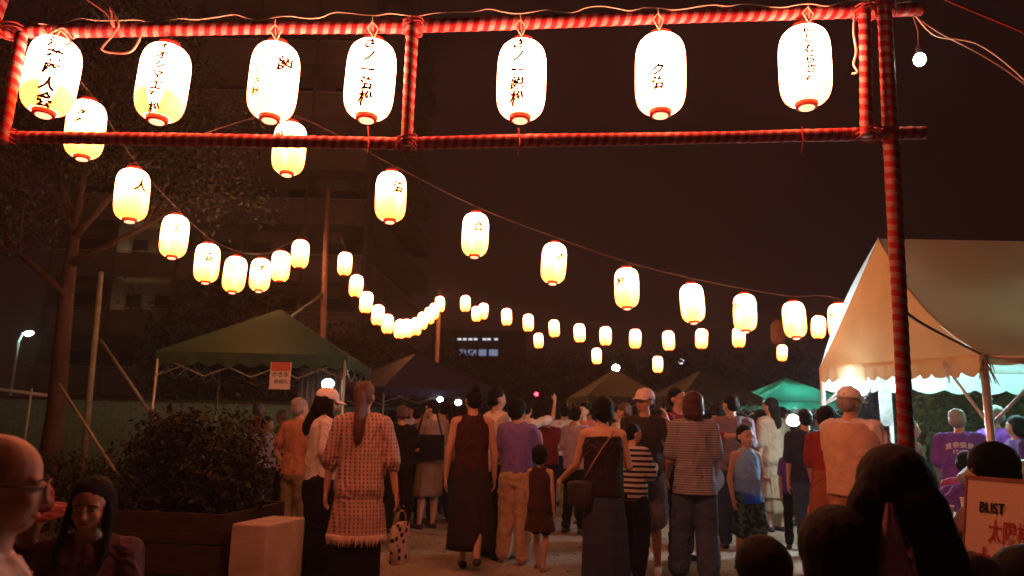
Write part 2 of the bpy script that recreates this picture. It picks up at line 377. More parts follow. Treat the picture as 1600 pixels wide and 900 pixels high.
# loose power cable along the top beam, and tangles
CAB = mat('white_power_cable', (.7, .6, .5), .5, .1, bump=0)
def cable(pts, r, m, label, cat='cable', name='cable', group=None, sub=8):
    mb = MB(); P0 = [Vector(p) for p in pts]; P_ = [P0[0]]; q = []
    for a_, c_ in zip(P0, P0[1:]):      # ease into long spans so that the spline does not loop
        l_ = (c_-P_[-1]).length
        if len(P_) > 1 and l_ > 2.5*(P_[-1]-P_[-2]).length and l_ > 1:
            s_ = P_[-1].copy(); k_ = (P_[-1]-P_[-2]).length/l_
            while k_ < .6: P_.append(s_.lerp(c_, k_)); k_ *= 2.2
        P_.append(c_)
    for i in range(len(P_)-1):
        a, b_ = P_[i], P_[i+1]; p0 = P_[max(i-1, 0)]; p3 = P_[min(i+2, len(P_)-1)]
        for k in range(sub):
            t = k/sub; q.append(.5*((2*a)+(b_-p0)*t+(2*p0-5*a+4*b_-p3)*t*t+(3*a-p0-3*b_+p3)*t**3))
    q.append(P_[-1]); mb.tube(q, r, 6)
    return tag(mb.build(name, m, None, True), label, cat, group)
pts = []
for i, x in enumerate(np.arange(60, 1440, 22)):
    yy = 48-(x/1440)*34; yy += (-14 if (i//3) % 3 == 1 else -10)+2.5*math.sin(i*1.7)
    pts.append(P(x, yy, GY-.045+.03*math.sin(i*.9)))
cable(pts, .0032, CAB, 'thin white power cable running loosely along the top of the gate beam', sub=4)
for ci, (a, seq, lab) in enumerate([(0, [(70, 45), (82, 62), (95, 48), (110, 66), (92, 70), (78, 55), (100, 44), (115, 60)], 'white knot of cable above the leftmost gate lantern'),
                    (1, [(130, -5), (165, 20), (178, 42), (172, 12), (185, 38), (176, 55), (160, 78), (200, 82), (216, 65), (220, 50)], 'pinkish cable looped over the gate beam between the two leftmost lanterns'),
                    (2, [(1336, 22), (1334, 50), (1338, 80), (1334, 100), (1340, 112), (1332, 115)], 'short frayed cord hanging beside the right struts of the gate')]):
    cable([P(x, y, GY-.06-.02*math.sin(i*2)) for i, (x, y) in enumerate(seq)], .006, CAB if ci != 1 else mat('pink_cable', (.6, .3, .25), .5, bump=0), lab)
for k, (x, yb) in enumerate(((813, 45), (1028, 35), (1262, 25), (430, 52), (582, 48))):
    # wire twists tying the lanterns up
    a = P(x, yb-22, GY-.04); mb = MB(); mb.tube([a, a+Vector((.006, 0, -.06)), P(x+2, yb+25, GY)], .003, 5)
    mb.tube([P(x-8, yb-5, GY-.05), P(x, yb-14, GY-.06), P(x+9, yb-3, GY-.05), P(x+2, yb+12, GY-.05), P(x-8, yb-5, GY-.05)], .004, 5)
    o = mb.build('tie_wire', CAB); o.parent = gate; o.location = -gate.location
for k, (x, yb) in enumerate(((810, 235), (1253, 232), (575, 232))):
    mb = MB(); mb.tube([P(x, yb-35, GY-.04), P(x+2, yb-10, GY-.04), P(x-1, yb+8, GY-.03)], .0045, 5)
    o = mb.build('tassel', RIM if k != 9 else CAB); o.parent = gate; o.location = -gate.location
cable([P(1425, 22, GY), P(1470, 52, GY), P(1520, 78, GY-.1), P(1570, 108, GY-.2), P(1640, 160, GY-.4), Vector((6.2, 5.6, 2.75)), Vector((8.4, 7.55, 3.15))], .0055, mat('dark_cable', (.2, .12, .1), .5, bump=0), 'dark cable leaving the right end of the gate toward the tent')
cable([P(1430, 24, GY), P(1462, 56, GY-.02), P(1525, 68, GY-.1), P(1590, 115, GY-.3), P(1660, 190, GY-.5), Vector((6.3, 5.4, 2.6)), Vector((8.6, 7.55, 3.15))], .004, MATS['white_power_cable'], 'pale cable twisting round the dark one at the right end of the gate')
cable([P(1380, -45, 3.66), P(1440, -20, 3.0), P(1490, 4, 3.0), P(1600, 50, 3.0), P(1700, 95, 3.0), Vector((9.6, 7.5, 1.9+1.3))], .006, mat('red_rope', (.45, .08, .06), .8), 'straight red rope crossing the top right corner', 'rope', 'rope')
# naked bulb
bl = empty('light_bulb', P(1437, 93, 3.9), label='bare round bulb glowing on a cord just right of the gate post', cat='bulb')
MB().ell((0, 0, 0), (.032, .032, .038)).build('glass', emis('bulb_glow', (.85, 1, .75), 60), bl, True)
MB().cap((0, 0, .04), (0, 0, .075), .018, .016).build('socket', mat('black_plastic', (.03, .03, .03), .4), bl, True)
MB().tube([(0, 0, .09), (.005, 0, .18), (-.02, 0, .29)], .004, 5).build('cord', MATS['dark_cable'], bl)

# ------------------------------------------------------------------ lantern strings
ORD = 'first second third fourth fifth sixth seventh eighth ninth tenth eleventh twelfth thirteenth fourteenth'.split()
def string(rows, labf, group, ends=None, hi=False, clab='', wr=.0028, dia=.27, chars=''):
    tops = []
    for i, (x, y, wpx) in enumerate(rows):
        Y = dia*FPX/wpx; sc = 1.0
        top = P(x, y, Y); top.z += HB/2+.01
        tops.append(top.copy()); top2 = top.copy()
        ch = chars[i % len(chars)] if chars and wpx > 27 else None
        make_lantern('s%d' % (i % 3), PMS[i % 3], wpx > 30, labf(i), top2, group, 1.0, (R(random.uniform(-3, 3)), R(random.uniform(-4, 5)), R(random.uniform(-30, 30))),
                     [(ch, random.uniform(-.5, .5), .105, .76)] if ch else None)
    pts = ([ends[0]] if ends and ends[0] else [])+[p+Vector((0, 0, .085)) for p in tops]+([ends[1]] if ends and ends[1] else [])
    cable(pts, wr, mat('string_wire', (.12, .05, .035), .6, bump=0), clab, 'cable', 'lantern_cable')
RA = [(133, 204, 58), (205, 306, 51), (273, 371, 41), (323, 412, 37), (368, 430, 34), (407, 431, 31), (438, 417, 29), (469, 398, 27)]
string(RA, lambda i: ['lantern crossed by the lower gate beam at the far left', 'lantern hanging below the left end of the gate in front of the tree', 'lantern with one dark character on the near left string, third from its start',
    'fourth lantern of the near left string, tilted above the green tent', 'lowest lantern of the near left string, left one of a close pair', 'right one of the close pair at the bottom of the near left string',
    'last but one lantern before the pole on the near left string', 'small lantern nearest the tall pole at the end of the near left string'][i],
    'lanterns on the near left string', (P(60, 60, 3.9), P(511, 330, 12)), clab='dark wire carrying the near left string of lanterns', chars='祭人浪治花区')
RA2 = [(539, 413, 22), (557, 448, 21), (573, 473, 20), (591, 493, 19), (605, 507, 18), (626, 515, 17.5), (636, 514, 17), (650, 511, 16.5), (661, 502, 16), (671, 494, 15.5), (679, 487, 15), (687, 476, 14.5)]
string(RA2, lambda i: ['topmost lantern just right of the tall pole on the far left string'][0] if i == 0 else ORD[i]+' lantern from the tall pole down the sagging far left string',
    'lanterns on the sagging far left string', (P(511, 330, 12), P(686, 462, 22)), clab='wire carrying the sagging far left string of lanterns')
RB = [(453, 234, 52), (610, 309, 49), (743, 368, 42), (867, 413, 39), (979, 451, 38), (1080, 475, 36.5), (1164, 490, 35), (1240, 501, 34), (1312, 503, 33)]
string(RB, lambda i: ['lantern crossed by the lower gate beam below the third gate lantern', 'large lantern hanging alone just under the middle strut of the gate', 'third lantern of the long string that falls to the right',
    'fourth lantern of the long string that falls to the right', 'fifth lantern of the long string, halfway to the big tent', 'sixth lantern of the long string that falls to the right',
    'seventh lantern of the long string, overlapping a smaller one', 'bright eighth lantern of the long string, left of the big tent', 'lantern half hidden by the edge of the big tent roof'][i],
    'lanterns on the long string falling to the right', (P(300, 214, 3.75), P(1420, 515, 9.6)), clab='thin wire carrying the long string that falls to the right', chars='松治会人説浪歯祭')
RC = [(727, 475, 15), (756, 487, 15), (791, 496, 15.5), (825, 505, 16), (865, 514, 16), (905, 521, 17), (946, 526, 17.5), (993, 530, 18), (1044, 533, 18), (1097, 530, 18.5), (1155, 528, 19), (1280, 512, 21)]
string(RC, lambda i: ORD[i]+' small lantern from the left on the far horizontal string' if i < 11 else 'last small lantern of the far horizontal string, close to the big tent',
    'small lanterns on the far horizontal string', (P(686, 462, 22), P(1345, 500, 14)), clab='wire carrying the far horizontal string of lanterns')
RD = [(744, 491, 14), (841, 533, 14), (932, 557, 14.5), (1028, 570, 15), (1223, 552, 15)]
string(RD, lambda i: ['small lantern touching the second one of the far string at the pole', 'small low lantern above the dark trees, left of centre', 'small low lantern left of the white lamp over the grey tent',
    'slightly tilted lowest lantern above the cap wearing man', 'small low lantern above the turquoise tent'][i], 'lowest far lanterns', (P(686, 462, 22), P(1330, 520, 17)), clab='wire carrying the lowest far lanterns')
ul = make_lantern('dead', DEADP, False, 'dark red unlit lantern just left of the bright eighth one', P(1215, 502, 14), None)
# ------------------------------------------------------------------ poles
RUST = mat('reddish_painted_pole', (.28, .14, .11), .6); GREY = mat('galvanised_steel', (.45, .46, .45), .45, .15, metal=.6)
def pole(px, py0, py1x, Y, r, m, label, name='pole', cat='pole', tomax=False):
    top = P(px, py0, Y); bot = P(*py1x, Y); d = bot-top; bt = top+d*(-top.z/d.z)
    return tag(MB().tube([top, bt], [r*.85, r], 10).build(name, m, None, True, loc=bt), label, cat)
pole(512, 295, (503, 560), 12, .05, RUST, 'tall slim reddish pole rising behind the green tent')
pole(687, 452, (682, 575), 22, .07, RUST, 'far slim pole at the upper end of the sagging string')
pole(158, 425, (138, 640), 9.5, .04, mat('old_steel', (.2, .2, .17), .6), 'grey steel pole between the tree and the green tent')
for (a, b_, Y0, Y1, r, lab) in [((156, 530), (242, 655), 9.5, 8.8, .022, 'slanting brace running from the grey pole to the tent leg'), ((92, 600), (184, 742), 7, 6.4, .014, 'slanting bar leaning beside the tree trunk'),
                             ((505, 458), (440, 506), 12, 10.5, .02, 'short guy rod from the reddish pole to the green tent roof'), ((380, 600), (440, 700), 10.2, 9.0, .012, 'thin stay crossing inside the green tent')]:
    tag(MB().tube([P(*a, Y0), P(*b_, Y1)], r, 6).build('brace', MATS['old_steel'], None, True), lab, 'brace')

# ------------------------------------------------------------------ tents
def tentmat(name, col, tr=.35): return mat(name, col, .7, .08, 3, .15, 8, transl=tr)
def scallop(a, b_, drop, n, amp, seg=8, thick=.004):
    """hanging valance from a to b"""
    a = Vector(a); b_ = Vector(b_); nn = n*seg; d = (b_-a); nrm = Vector((-d.y, d.x, 0)).normalized(); top = []; mid = []; low = []
    for i in range(nn+1):
        p = a+d*(i/nn); ph = (i % seg)/seg*PI; s = math.sin(ph) if i % seg else 0
        wv = nrm*(.012*math.sin(i*.9)+.01*math.sin(i*.37))
        top.append(p); mid.append(p+Vector((0, 0, -drop*.5))+wv*.5); low.append(p+Vector((0, 0, -drop-amp*s+amp*.5))+wv)
    mb = MB().grid([top, mid, low], False, False); return mb
def pyramid_tent(c, half, rot, ez, az, canopy_m, label, leg_m=None, val=.14, legr=.018, sag=.06, scal=True, lamp=None, group=None, nsc=9):
    leg_m = leg_m or GREY
    T = empty('canopy_tent', (c[0], c[1], 0), rot, label=label, cat='tent', group=group)
    cs = [Vector((sx*half[0], sy*half[1], ez)) for sx, sy in ((-1, -1), (1, -1), (1, 1), (-1, 1))]; ap = Vector((0, 0, az)); K = 10
    mb = MB()
    for i in range(4):
        a, b_ = cs[i], cs[(i+1) % 4]; rows = []
        for j in range(K+1):
            t = j/K; row = []
            for q in range(K+1):
                s = q/K; p = a.lerp(b_, s).lerp(ap, t*.985); p = p+Vector((0, 0, -sag*math.sin(PI*s)*math.sin(PI*min(t+.15, 1))))
                row.append(p)
            rows.append(row)
        mb.grid(rows, False, False)
    mb.build('canopy', canopy_m, T, True)
    for i in range(4):
        a, b_ = cs[i], cs[(i+1) % 4]; o = (a+b_).normalized()*.004; o.z = 0
        scallop(a+o, b_+o, val, nsc, .05 if scal else .0).build('valance', canopy_m, T, True)
        MB().tube([(cs[i].x*.98, cs[i].y*.98, 0), (cs[i].x*.98, cs[i].y*.98, ez-.01)], legr, 8).build('leg', leg_m, T, True)
        a2 = a*.975; b2 = b_*.975; a2.z = b2.z = ez-.06; m_ = a2.lerp(b2, .5); tr = MB()
        for k in range(4):      # scissor truss
            p, q = a2.lerp(b2, k/4), a2.lerp(b2, (k+1)/4); lo = Vector((0, 0, -.22))
            tr.tube([p, q+lo], .008, 4); tr.tube([p+lo, q], .008, 4)
        tr.build('truss', leg_m, T)
    return T
CG = tentmat('green_tarpaulin', (.022, .062, .045), .25)
pyramid_tent((-3.08, 9.75), (1.1, 1.1), R(3), 2.03, 2.72, CG, 'dark green pop-up tent with a wavy edge behind the planter')
# pop-up contents: bright lamp, curtain, poster
def striplight(c, L_, ax, m, label, r=.018):
    T = empty('strip_light', c, ax, label=label, cat='light')
    MB().tube([(-L_/2, 0, 0), (L_/2, 0, 0)], r, 8).build('tube', m, T, True)
    MB().box((0, 0, r+.018), (L_+.06, .05, .025)).build('housing', mat('white_enamel', (.7, .7, .7), .4), T)
    return T
COOL = emis('cool_lamp', (.40, 1.0, .95), 200)
def lampbox(c, s, m, label, rz=0):
    T = empty('work_lamp', c, rz, label=label, cat='lamp')
    MB().ell((0, -s*.14, 0), (s*.5, s*.16, s*.42), n=16, m=10).build('lens', m, T, True); MB().ell((0, s*.12, 0), (s*.5, s*.25, s*.42), n=14, m=8).build('housing', MATS['black_plastic'], T)
    MB().tube([(-s*.6, 0, 0), (-s*.6, 0, s*.8), (s*.6, 0, s*.8), (s*.6, 0, 0)], .008, 5).build('bracket', MATS['black_plastic'], T); return T
WLM = emis('white_lamp', (.9, 1, .95), 30)
lampbox(P(513, 600, 9.2), .15, WLM, 'bright white work lamp under the right side of the green tent')
cur = MB(); a = P(468, 575, 10.3); b_ = P(540, 578, 10.3); rows = []
for j in range(9):
    rows.append([a.lerp(b_, i/40)+Vector((0, .03*math.sin(i*1.35), -j*.07)) for i in range(41)])
cur.grid(rows, False, False); tag(cur.build('curtain', mat('white_curtain', (.5, .5, .45), .8, transl=.3), None, True), 'pleated pale curtain hanging inside the green tent behind the lamp', 'curtain')
po = empty('poster', P(438, 587, 8.55), R(4), label='orange topped white price poster hanging from the green tent edge', cat='poster')
MB().box((0, 0, 0), (.235, .004, .31)).build('sheet', mat('poster_paper', (.55, .5, .48), .7, .05), po)
MB().box((0, -.004, .105), (.215, .002, .10)).build('banner', mat('poster_orange', (.42, .10, .06), .7, .05), po)
mb = MB()
for k, (s, z, sc_, xx) in enumerate((('かき氷', -.01, .065, .0), ('四百円', -.085, .05, .01))):
    V, F = GL[s]; mb.add(np.column_stack([(V[:, 0])*sc_+xx, np.full(len(V), -.006), V[:, 1]*sc_+z]), F)
mb.build('lettering', INK, po)

CP = tentmat('purple_tarpaulin', (.055, .045, .11), .3)
pyramid_tent(((650-800)/FPX*15.5, 15.8), (1.45, 1.3), R(38), 1.93, 2.75, CP, 'dark purple tent beyond the woman with the long hair', lamp=1)
CK = tentmat('grey_tarpaulin', (.09, .085, .07), .2)
pyramid_tent(((962-800)/FPX*17.5, 17.5), (.92, .9), R(10), 1.95, 2.62, CK, 'small grey tent under the white lamp in the middle distance')
CK2 = tentmat('olive_tarpaulin', (.08, .085, .06), .25)
pyramid_tent(((1098-800)/FPX*14.6, 14.6), (.82, .82), R(14), 1.88, 2.42, CK2, 'olive grey tent behind the bob haired woman')
CT = tentmat('turquoise_tarpaulin', (.05, .42, .30), .6)
pyramid_tent(((1229-800)/FPX*16.5, 16.5), (1.0, 1.0), R(6), 1.88, 2.44, CT, 'small turquoise tent glowing from the lamp inside')
lampbox(P(1238, 657, 15.4), .27, emis('cold_flood', (.7, 1, .95), 60), 'dazzling cold floodlight hanging under the turquoise tent')
striplight(P(1226, 628, 16.5), 1.0, 0, emis('cold_tube', (.6, 1, .9), 110), 'cold strip light fixed up inside the turquoise tent')
lampbox(P(1264, 660, 16.8), .12, WLM, 'small white lamp right of the dazzling floodlight')
lampbox(P(716, 629, 14.2), .12, WLM, 'square white lamp beyond the sleeveless woman')
lampbox(P(688, 624, 14.6), .11, WLM, 'small white lamp at the edge of the purple tent')
lampbox(P(962, 575, 21.5), .22, WLM, 'white lamp above the small grey tent')
lampbox(P(1064, 565, 40), .32, emis('dim_lamp', (.8, .75, .85), 4), 'faint pale lamp high among the far trees')
tag(MB().ell(P(838, 616, 21), (.055, .055, .055), n=10, m=6).build('signal_light', emis('red_lamp', (1, .02, .05), 14), None, True), 'small red light far off above the heads', 'light')

# big pale tent at the right
BT = mat('lantern_tinted_canvas', (.56, .43, .24), .9, .10, 1.6, .35, 4, transl=.08, spec=.08)  # white cloth, with the warm lantern light on the slope tinted into its colour
N0 = P(1532, 553, 6.2); L0 = P(1281, 574, 9.0); A0 = P(1372, 373, 7.6)
big = empty('event_tent', (N0.x, 7.6, 0), 0, label='big pale canvas tent lit from inside at the right edge', cat='tent')
def rel(p): return Vector(p)-big.location
LEN = 5.6; far = Vector((LEN, 0, .02))
def sheet(name, a, b_, c, d_, nu, nv, bulge, m=BT):
    """a-b along the eave, d-c along the ridge; bulge sinks the cloth"""
    n_ = (b_-a).cross(d_-a).normalized(); rows = []
    for j in range(nv+1):
        t = j/nv; row = []
        for i in range(nu+1):
            s = i/nu; p = a.lerp(b_, s).lerp(d_.lerp(c, s), t)
            row.append(p-n_*bulge*(math.sin(PI*t)*(.6+.4*abs(math.cos(PI*s*3)))+.15*math.sin(PI*s*6)*math.sin(PI*t)))
        rows.append(row)
    return MB().grid(rows, False, False).build(name, m, big, True)
nN, nL, nA = rel(N0), rel(L0), rel(A0)
# front slope with an edge that bows as it drapes over the corner
rows = []
for j in range(15):
    t = j/14; row = []
    for i in range(41):
        s = i/40; left = nN.lerp(nA, t); left = left+Vector((-.05*math.sin(PI*t), 0, -.14*math.sin(PI*t)))
        right = (nN+far).lerp(nA+far, t); p = left.lerp(right, s)
        if t < .01: p.z -= .09*math.sin(PI*((s*3) % 1))
        p.z -= .05*math.sin(PI*t)*(.4+.6*abs(math.sin(PI*s*3)))*min(1, s*12) + .05*(1-t)*math.sin(PI*((s*3) % 1))
        row.append(p)
    rows.append(row)
for s_ in (0, 14, 27, 40):
    MB().tube([r_[s_]+Vector((0, -.004, .008)) for r_ in rows], .007 if s_ else .012, 5).build('seam', BT, big, True)
MB().tube([q_+Vector((0, -.006, 0)) for q_ in rows[0]], .009, 5).build('hem_rope', BT, big, True)
front_edge = rows[0]; front_left = [r_[0] for r_ in rows]
MB().grid(rows, False, False).build('front_slope', BT, big, True)
WC = mat('white_canvas', (.62, .64, .62), .85, .08, 2, .3, 5, transl=.15, spec=.1)
sheet('back_slope', nL+far, nL, nA, nA+far, 30, 12, -.10, WC)
# gable cloth between the two sloping edges
gm_ = MB(); rows = []
for j in range(15):
    t = j/14; row = []
    for i in range(13):
        s = i/12; p = nL.lerp(nA, t).lerp(front_left[j], s); p.x += .05*math.sin(PI*s)*(1-t)+.012*math.sin(s*23+t*3)*(1-t)
        row.append(p)
    rows.append(row)
gm_.grid(rows, False, False).build('gable_cloth', mat('gable_tinted_canvas', (.60, .45, .25), .9, .10, 2.5, .35, 5, transl=.08, spec=.08), big, True)  # same white cloth, its colour tinted for the lantern light on the gable
scallop(nL+Vector((-.01, 0, 0)), nN+Vector((-.01, 0, 0)), .17, 13, .045).build('valance', MATS['gable_tinted_canvas'], big, True)
scallop(nL+Vector((0, .01, 0)), nL+far+Vector((0, .01, 0)), .27, 15, .05).build('valance', WC, big, True)
v = scallop(nN+Vector((0, -.01, -.03)), nN+far+Vector((0, -.01, -.03)), .05, 15, .03).build('valance', BT, big, True)
legs = [(nN, .034), (nL, .028), (nL+Vector((.75, -.1, 0)), .024), (nN+Vector((2.6, 0, 0)), .03), (nN+far, .03), (nL+far, .03), (nL+Vector((2.8, 0, 0)), .026)]
TPM = mat('tent_steel', (.5, .48, .45), .4, .15, metal=.5)
for p, r_ in legs: MB().tube([(p.x+.02, p.y, 0), (p.x+.02, p.y, p.z-.01)], r_, 10).build('leg', TPM, big, True)
MB().tube([nL+Vector((.04, 0, -.01)), nN+Vector((.04, 0, -.02))], .02, 8).build('rail', TPM, big, True)
MB().tube([nN+Vector((.04, .02, -.02)), nN+far+Vector((0, 0, -.05))], .02, 8).build('rail', TPM, big, True)
MB().tube([nL+Vector((.04, -.02, -.03)), nL+far], .02, 8).build('rail', TPM, big, True)
for a, b_ in ((nN+Vector((.02, 0, -.6)), nN+Vector((.62, 0, -.04))), (nN+Vector((.02, 0, -.6)), nN+Vector((.04, .6, -.04))), (nL+Vector((.02, 0, -.45)), nL+Vector((.5, 0, -.04))), (nL+Vector((.02, 0, -.45)), nL+Vector((.75, -.1, -.05)))):
    MB().tube([a, b_], .014, 6).build('brace', TPM, big, True)
# knotted rags and cord at the near corner
kn = MB(); c = nN+Vector((0, -.03, -.05))
for k in range(9):
    a_ = k*.8; kn.tube([c, c+Vector((.05*math.cos(a_), -.03, -.04-.01*k)), c+Vector((.08*math.cos(a_)+random.uniform(-.03, .03), -.04, -.12-.012*k))], [.009, .007, .003], 5)
kn.build('tie_cord', mat('dirty_rope', (.25, .2, .14), .9), big, True)
cable([P(1405, 480, 3.7), P(1440, 505, 4.6), P(1490, 532, 5.5), P(1532, 553, 6.15)], .009, mat('guy_rope', (.22, .1, .07), .9), 'brown guy rope from the gate post to the tent corner', 'rope', 'rope')
for i, (x, y, Y, l_) in enumerate(((5.3, 0, 7.7, 1.2), (7.2, 0, 7.7, 1.2), (4.55, 0, 8.3, .9))):
    striplight((x, Y, 2.02), l_, R(90) if i == 2 else 0, COOL if i != 2 else emis('cool_lamp_open', (.6, .95, 1.0), 260), ['cold strip light under the near end of the big tent', 'cold strip light deep inside the big tent', 'cold strip light along the open side of the big tent'][i])
lampbox(P(1348, 606, 8.35), .2, emis('white_flood', (.78, .88, 1), 650), 'dazzling white floodlight at the open end of the big tent above the white cap', R(-72))
bn = empty('hanging_banner', P(1384, 630, 8.3), 0, label='narrow white banner hanging under the big tent beside the gate post', cat='banner')
MB().box((0, 0, 0), (.14, .006, .50)).build('cloth', mat('banner_white', (.8, .82, .8), .8, transl=.5), bn); MB().tube([(-.08, 0, .25), (.08, 0, .25)], .008, 6).build('rod', TPM, bn, True)
w2 = empty('wind_chime', P(1478, 572, 6.6), 0, label='small white paper streamer dangling by the tent corner', cat='streamer')
for k in range(3): MB().box((.02*k-.02, .003*k, -.03*k), (.018, .004, .12+.03*k)).build('strip', MATS['banner_white'], w2)

# ------------------------------------------------------------------ buildings
CONC = mat('facade_concrete', (.27, .21, .17), .85, .15, .6, .2, 8); DARKW = mat('dark_glazing', (.03, .025, .025), .2, .2, bump=0, spec=.5)
PAR = mat('parapet_concrete', (.38, .30, .25), .85, .15, .8)
tw = empty('apartment_tower', (-14, 37, 0), 0, label='tall dark apartment block with long balcony parapets behind the left lanterns', cat='building')
X1 = -7.75; X0 = -24.0; Yf = 37.0; Yb = 57.0; X2 = -6.6; HT = 33
def tw_rel(p): return (p[0]+14, p[1]-37, p[2])
HRM = mat('pale_handrail', (.85, .75, .68), .5); body = MB(); poly = [(X0, Yf+1.6), (X1-1.4, Yf+1.6), (X2-1.4, Yb), (X0, Yb)]
body.grid([[tw_rel((x, y, z)) for x, y in poly] for z in (0, HT)]).build('wall', CONC, tw)
zf = [2.55+2.98*k for k in range(10)]
for z in zf:
    pl_ = [(X0, Yf), (X1, Yf), (X2, Yb+.2), (X2-1.35, Yb+.2), (X1-1.35, Yf+1.58), (X0, Yf+1.58)]
    MB().grid([[tw_rel((x, y, q)) for x, y in pl_] for q in (z-.2, z)]).build('balcony_slab', PAR, tw)
    fr = MB(); fr.box(tw_rel(((X0+X1)/2, Yf+.07, z+.56)), (X1-X0, .1, 1.1)); 
    d_ = Vector((X2-X1, Yb-Yf, 0)); an = math.atan2(d_.y, d_.x)
    fr.box(tw_rel(((X1+X2)/2-.06, (Yb+Yf)/2+.06, z+.56)), (d_.length, .1, 1.1), Matrix.Rotation(an, 3, 'Z')); fr.build('parapet', PAR, tw)
    hr = MB(); hr.box(tw_rel(((X0+X1)/2, Yf+.07, z+1.2)), (X1-X0, .06, .05)); hr.box(tw_rel(((X1+X2)/2-.06, (Yb+Yf)/2+.06, z+1.2)), (d_.length, .06, .05), Matrix.Rotation(an, 3, 'Z')); hr.build('handrail', HRM, tw)
    for k in range(7):
        xx = X0+1.5+k*2.2
        w_ = MB().box(tw_rel((xx, Yf+1.585, z+1.2)), (1.5, .04, 1.9)).build('window', DARKW, tw)
    for k in range(6):
        t_ = (k+.6)/6.3; xx = X1-1.4+(X2-X1)*t_; yy = Yf+1.6+(Yb-Yf-1.6)*t_
        MB().box(tw_rel((xx+.03, yy, z+1.2)), (.06, 1.7, 1.9)).build('window', DARKW, tw)
for k in range(6):
    MB().box(tw_rel((X0+.4+k*3.2, Yf+.75, HT/2)), (.16, 1.5, HT-1)).build('fin_wall', CONC, tw)
CORR = emis('corridor_lamp', (1, .78, .45), 12)
for (x, y, lab) in ((222, 404, 'upper lit corridor lamp on the apartment block'), (209, 505, 'lower lit corridor lamp on the apartment block'), (258, 30, 'corridor lamp above the second gate lantern'), (150, 72, 'small yellow light between the two leftmost gate lanterns')):
    p = P(x, y, Yf+1.2); T = empty('wall_lamp', p, 0, label=lab, cat='lamp', group='corridor lamps of the apartment block')
    MB().box((0, 0, 0), (.55, .12, .16)).build('diffuser', CORR, T); MB().box((0, .08, .1), (.62, .1, .06)).build('bracket', MATS['black_plastic'], T)
# far low building with lit windows
fb = empty('office_building', P(748, 560, 70), 0, label='far low building with a band of bluish lit windows', cat='building'); fb.location.z = 0
MB().box((0, 3, 5), (9, 6, 10.4)).build('wall', mat('far_wall', (.1, .08, .09), .9), fb)
wz = P(748, 545, 70).z; 
BLU = emis('office_glow', (.5, .6, .95), .35); WHL = emis('office_strip', (.9, .9, 1), 1.1)
for i, (x0, x1) in enumerate(((717, 745), (747, 761), (763, 779))):
    a = P(x0, 545, 69.9); b_ = P(x1, 557, 69.9)
    f_ = MB().box(((a.x+b_.x)/2-fb.location.x, -.06, (a.z+b_.z)/2), (b_.x-a.x+.1, .06, a.z-b_.z+.1)).build('window', DARKW, fb)
    MB().box(((a.x+b_.x)/2-fb.location.x, -.1, (a.z+b_.z)/2), (b_.x-a.x-.15, .04, a.z-b_.z-.1)).build('pane', BLU, f_)
for i, x in enumerate((718, 726, 735, 743, 757, 764, 775)):
    a = P(x, 530, 69.9); MB().box((a.x-fb.location.x, -.08, a.z), (.34, .05, .16)).build('strip_lamp', WHL, fb)
# low green wall, railing and street lamp at far left
wl = empty('boundary_wall', (-12, 17, 0), 0, label='pale green concrete wall behind the tree at the left', cat='wall')
for k in range(9): MB().box((-7+k*2.0, 0, .82), (1.97, .18, 1.6+.02*(k % 2))).build('panel', mat('green_render', (.22, .42, .34), .85), wl)
MB().box((1, 0, 1.66), (18, .24, .07)).build('coping', mat('coping_dark', (.07, .08, .07), .9), wl)
rl = empty('railing', (-10.8, 15, 0), 0, label='white pipe railing in front of the green wall', cat='railing')
za = P(130, 608, 15).z
MB().tube([(-3, 0, za+.05), (.2, 0, za), (1.6, 0, za-.15)], .03, 8).build('rail', mat('white_pipe', (.6, .62, .6), .5), rl, True)
for k in range(6): MB().tube([(-2.8+k*.8, 0, 0), (-2.8+k*.8, 0, za)], .022, 6).build('post', MATS['white_pipe'], rl, True)
sl = empty('street_lamp', P(22, 640, 20), 0, label='small greenish white street lamp at the left edge', cat='street lamp'); sl.location.z = 0
hz = P(0, 520, 20)
MB().tube([(-.15, 0, 0), (-.15, 0, hz.z-.2), (-.05, 0, hz.z+.02), (.1, 0, hz.z+.06)], [.05, .04, .035, .03], 8).build('pole', GREY, sl, True)
MB().ell((.12, 0, hz.z), (.11, .08, .05), Matrix.Rotation(R(-18), 3, 'Y'), 12, 8).build('head', emis('mercury_lamp', (.6, 1, .75), 220), sl, True)

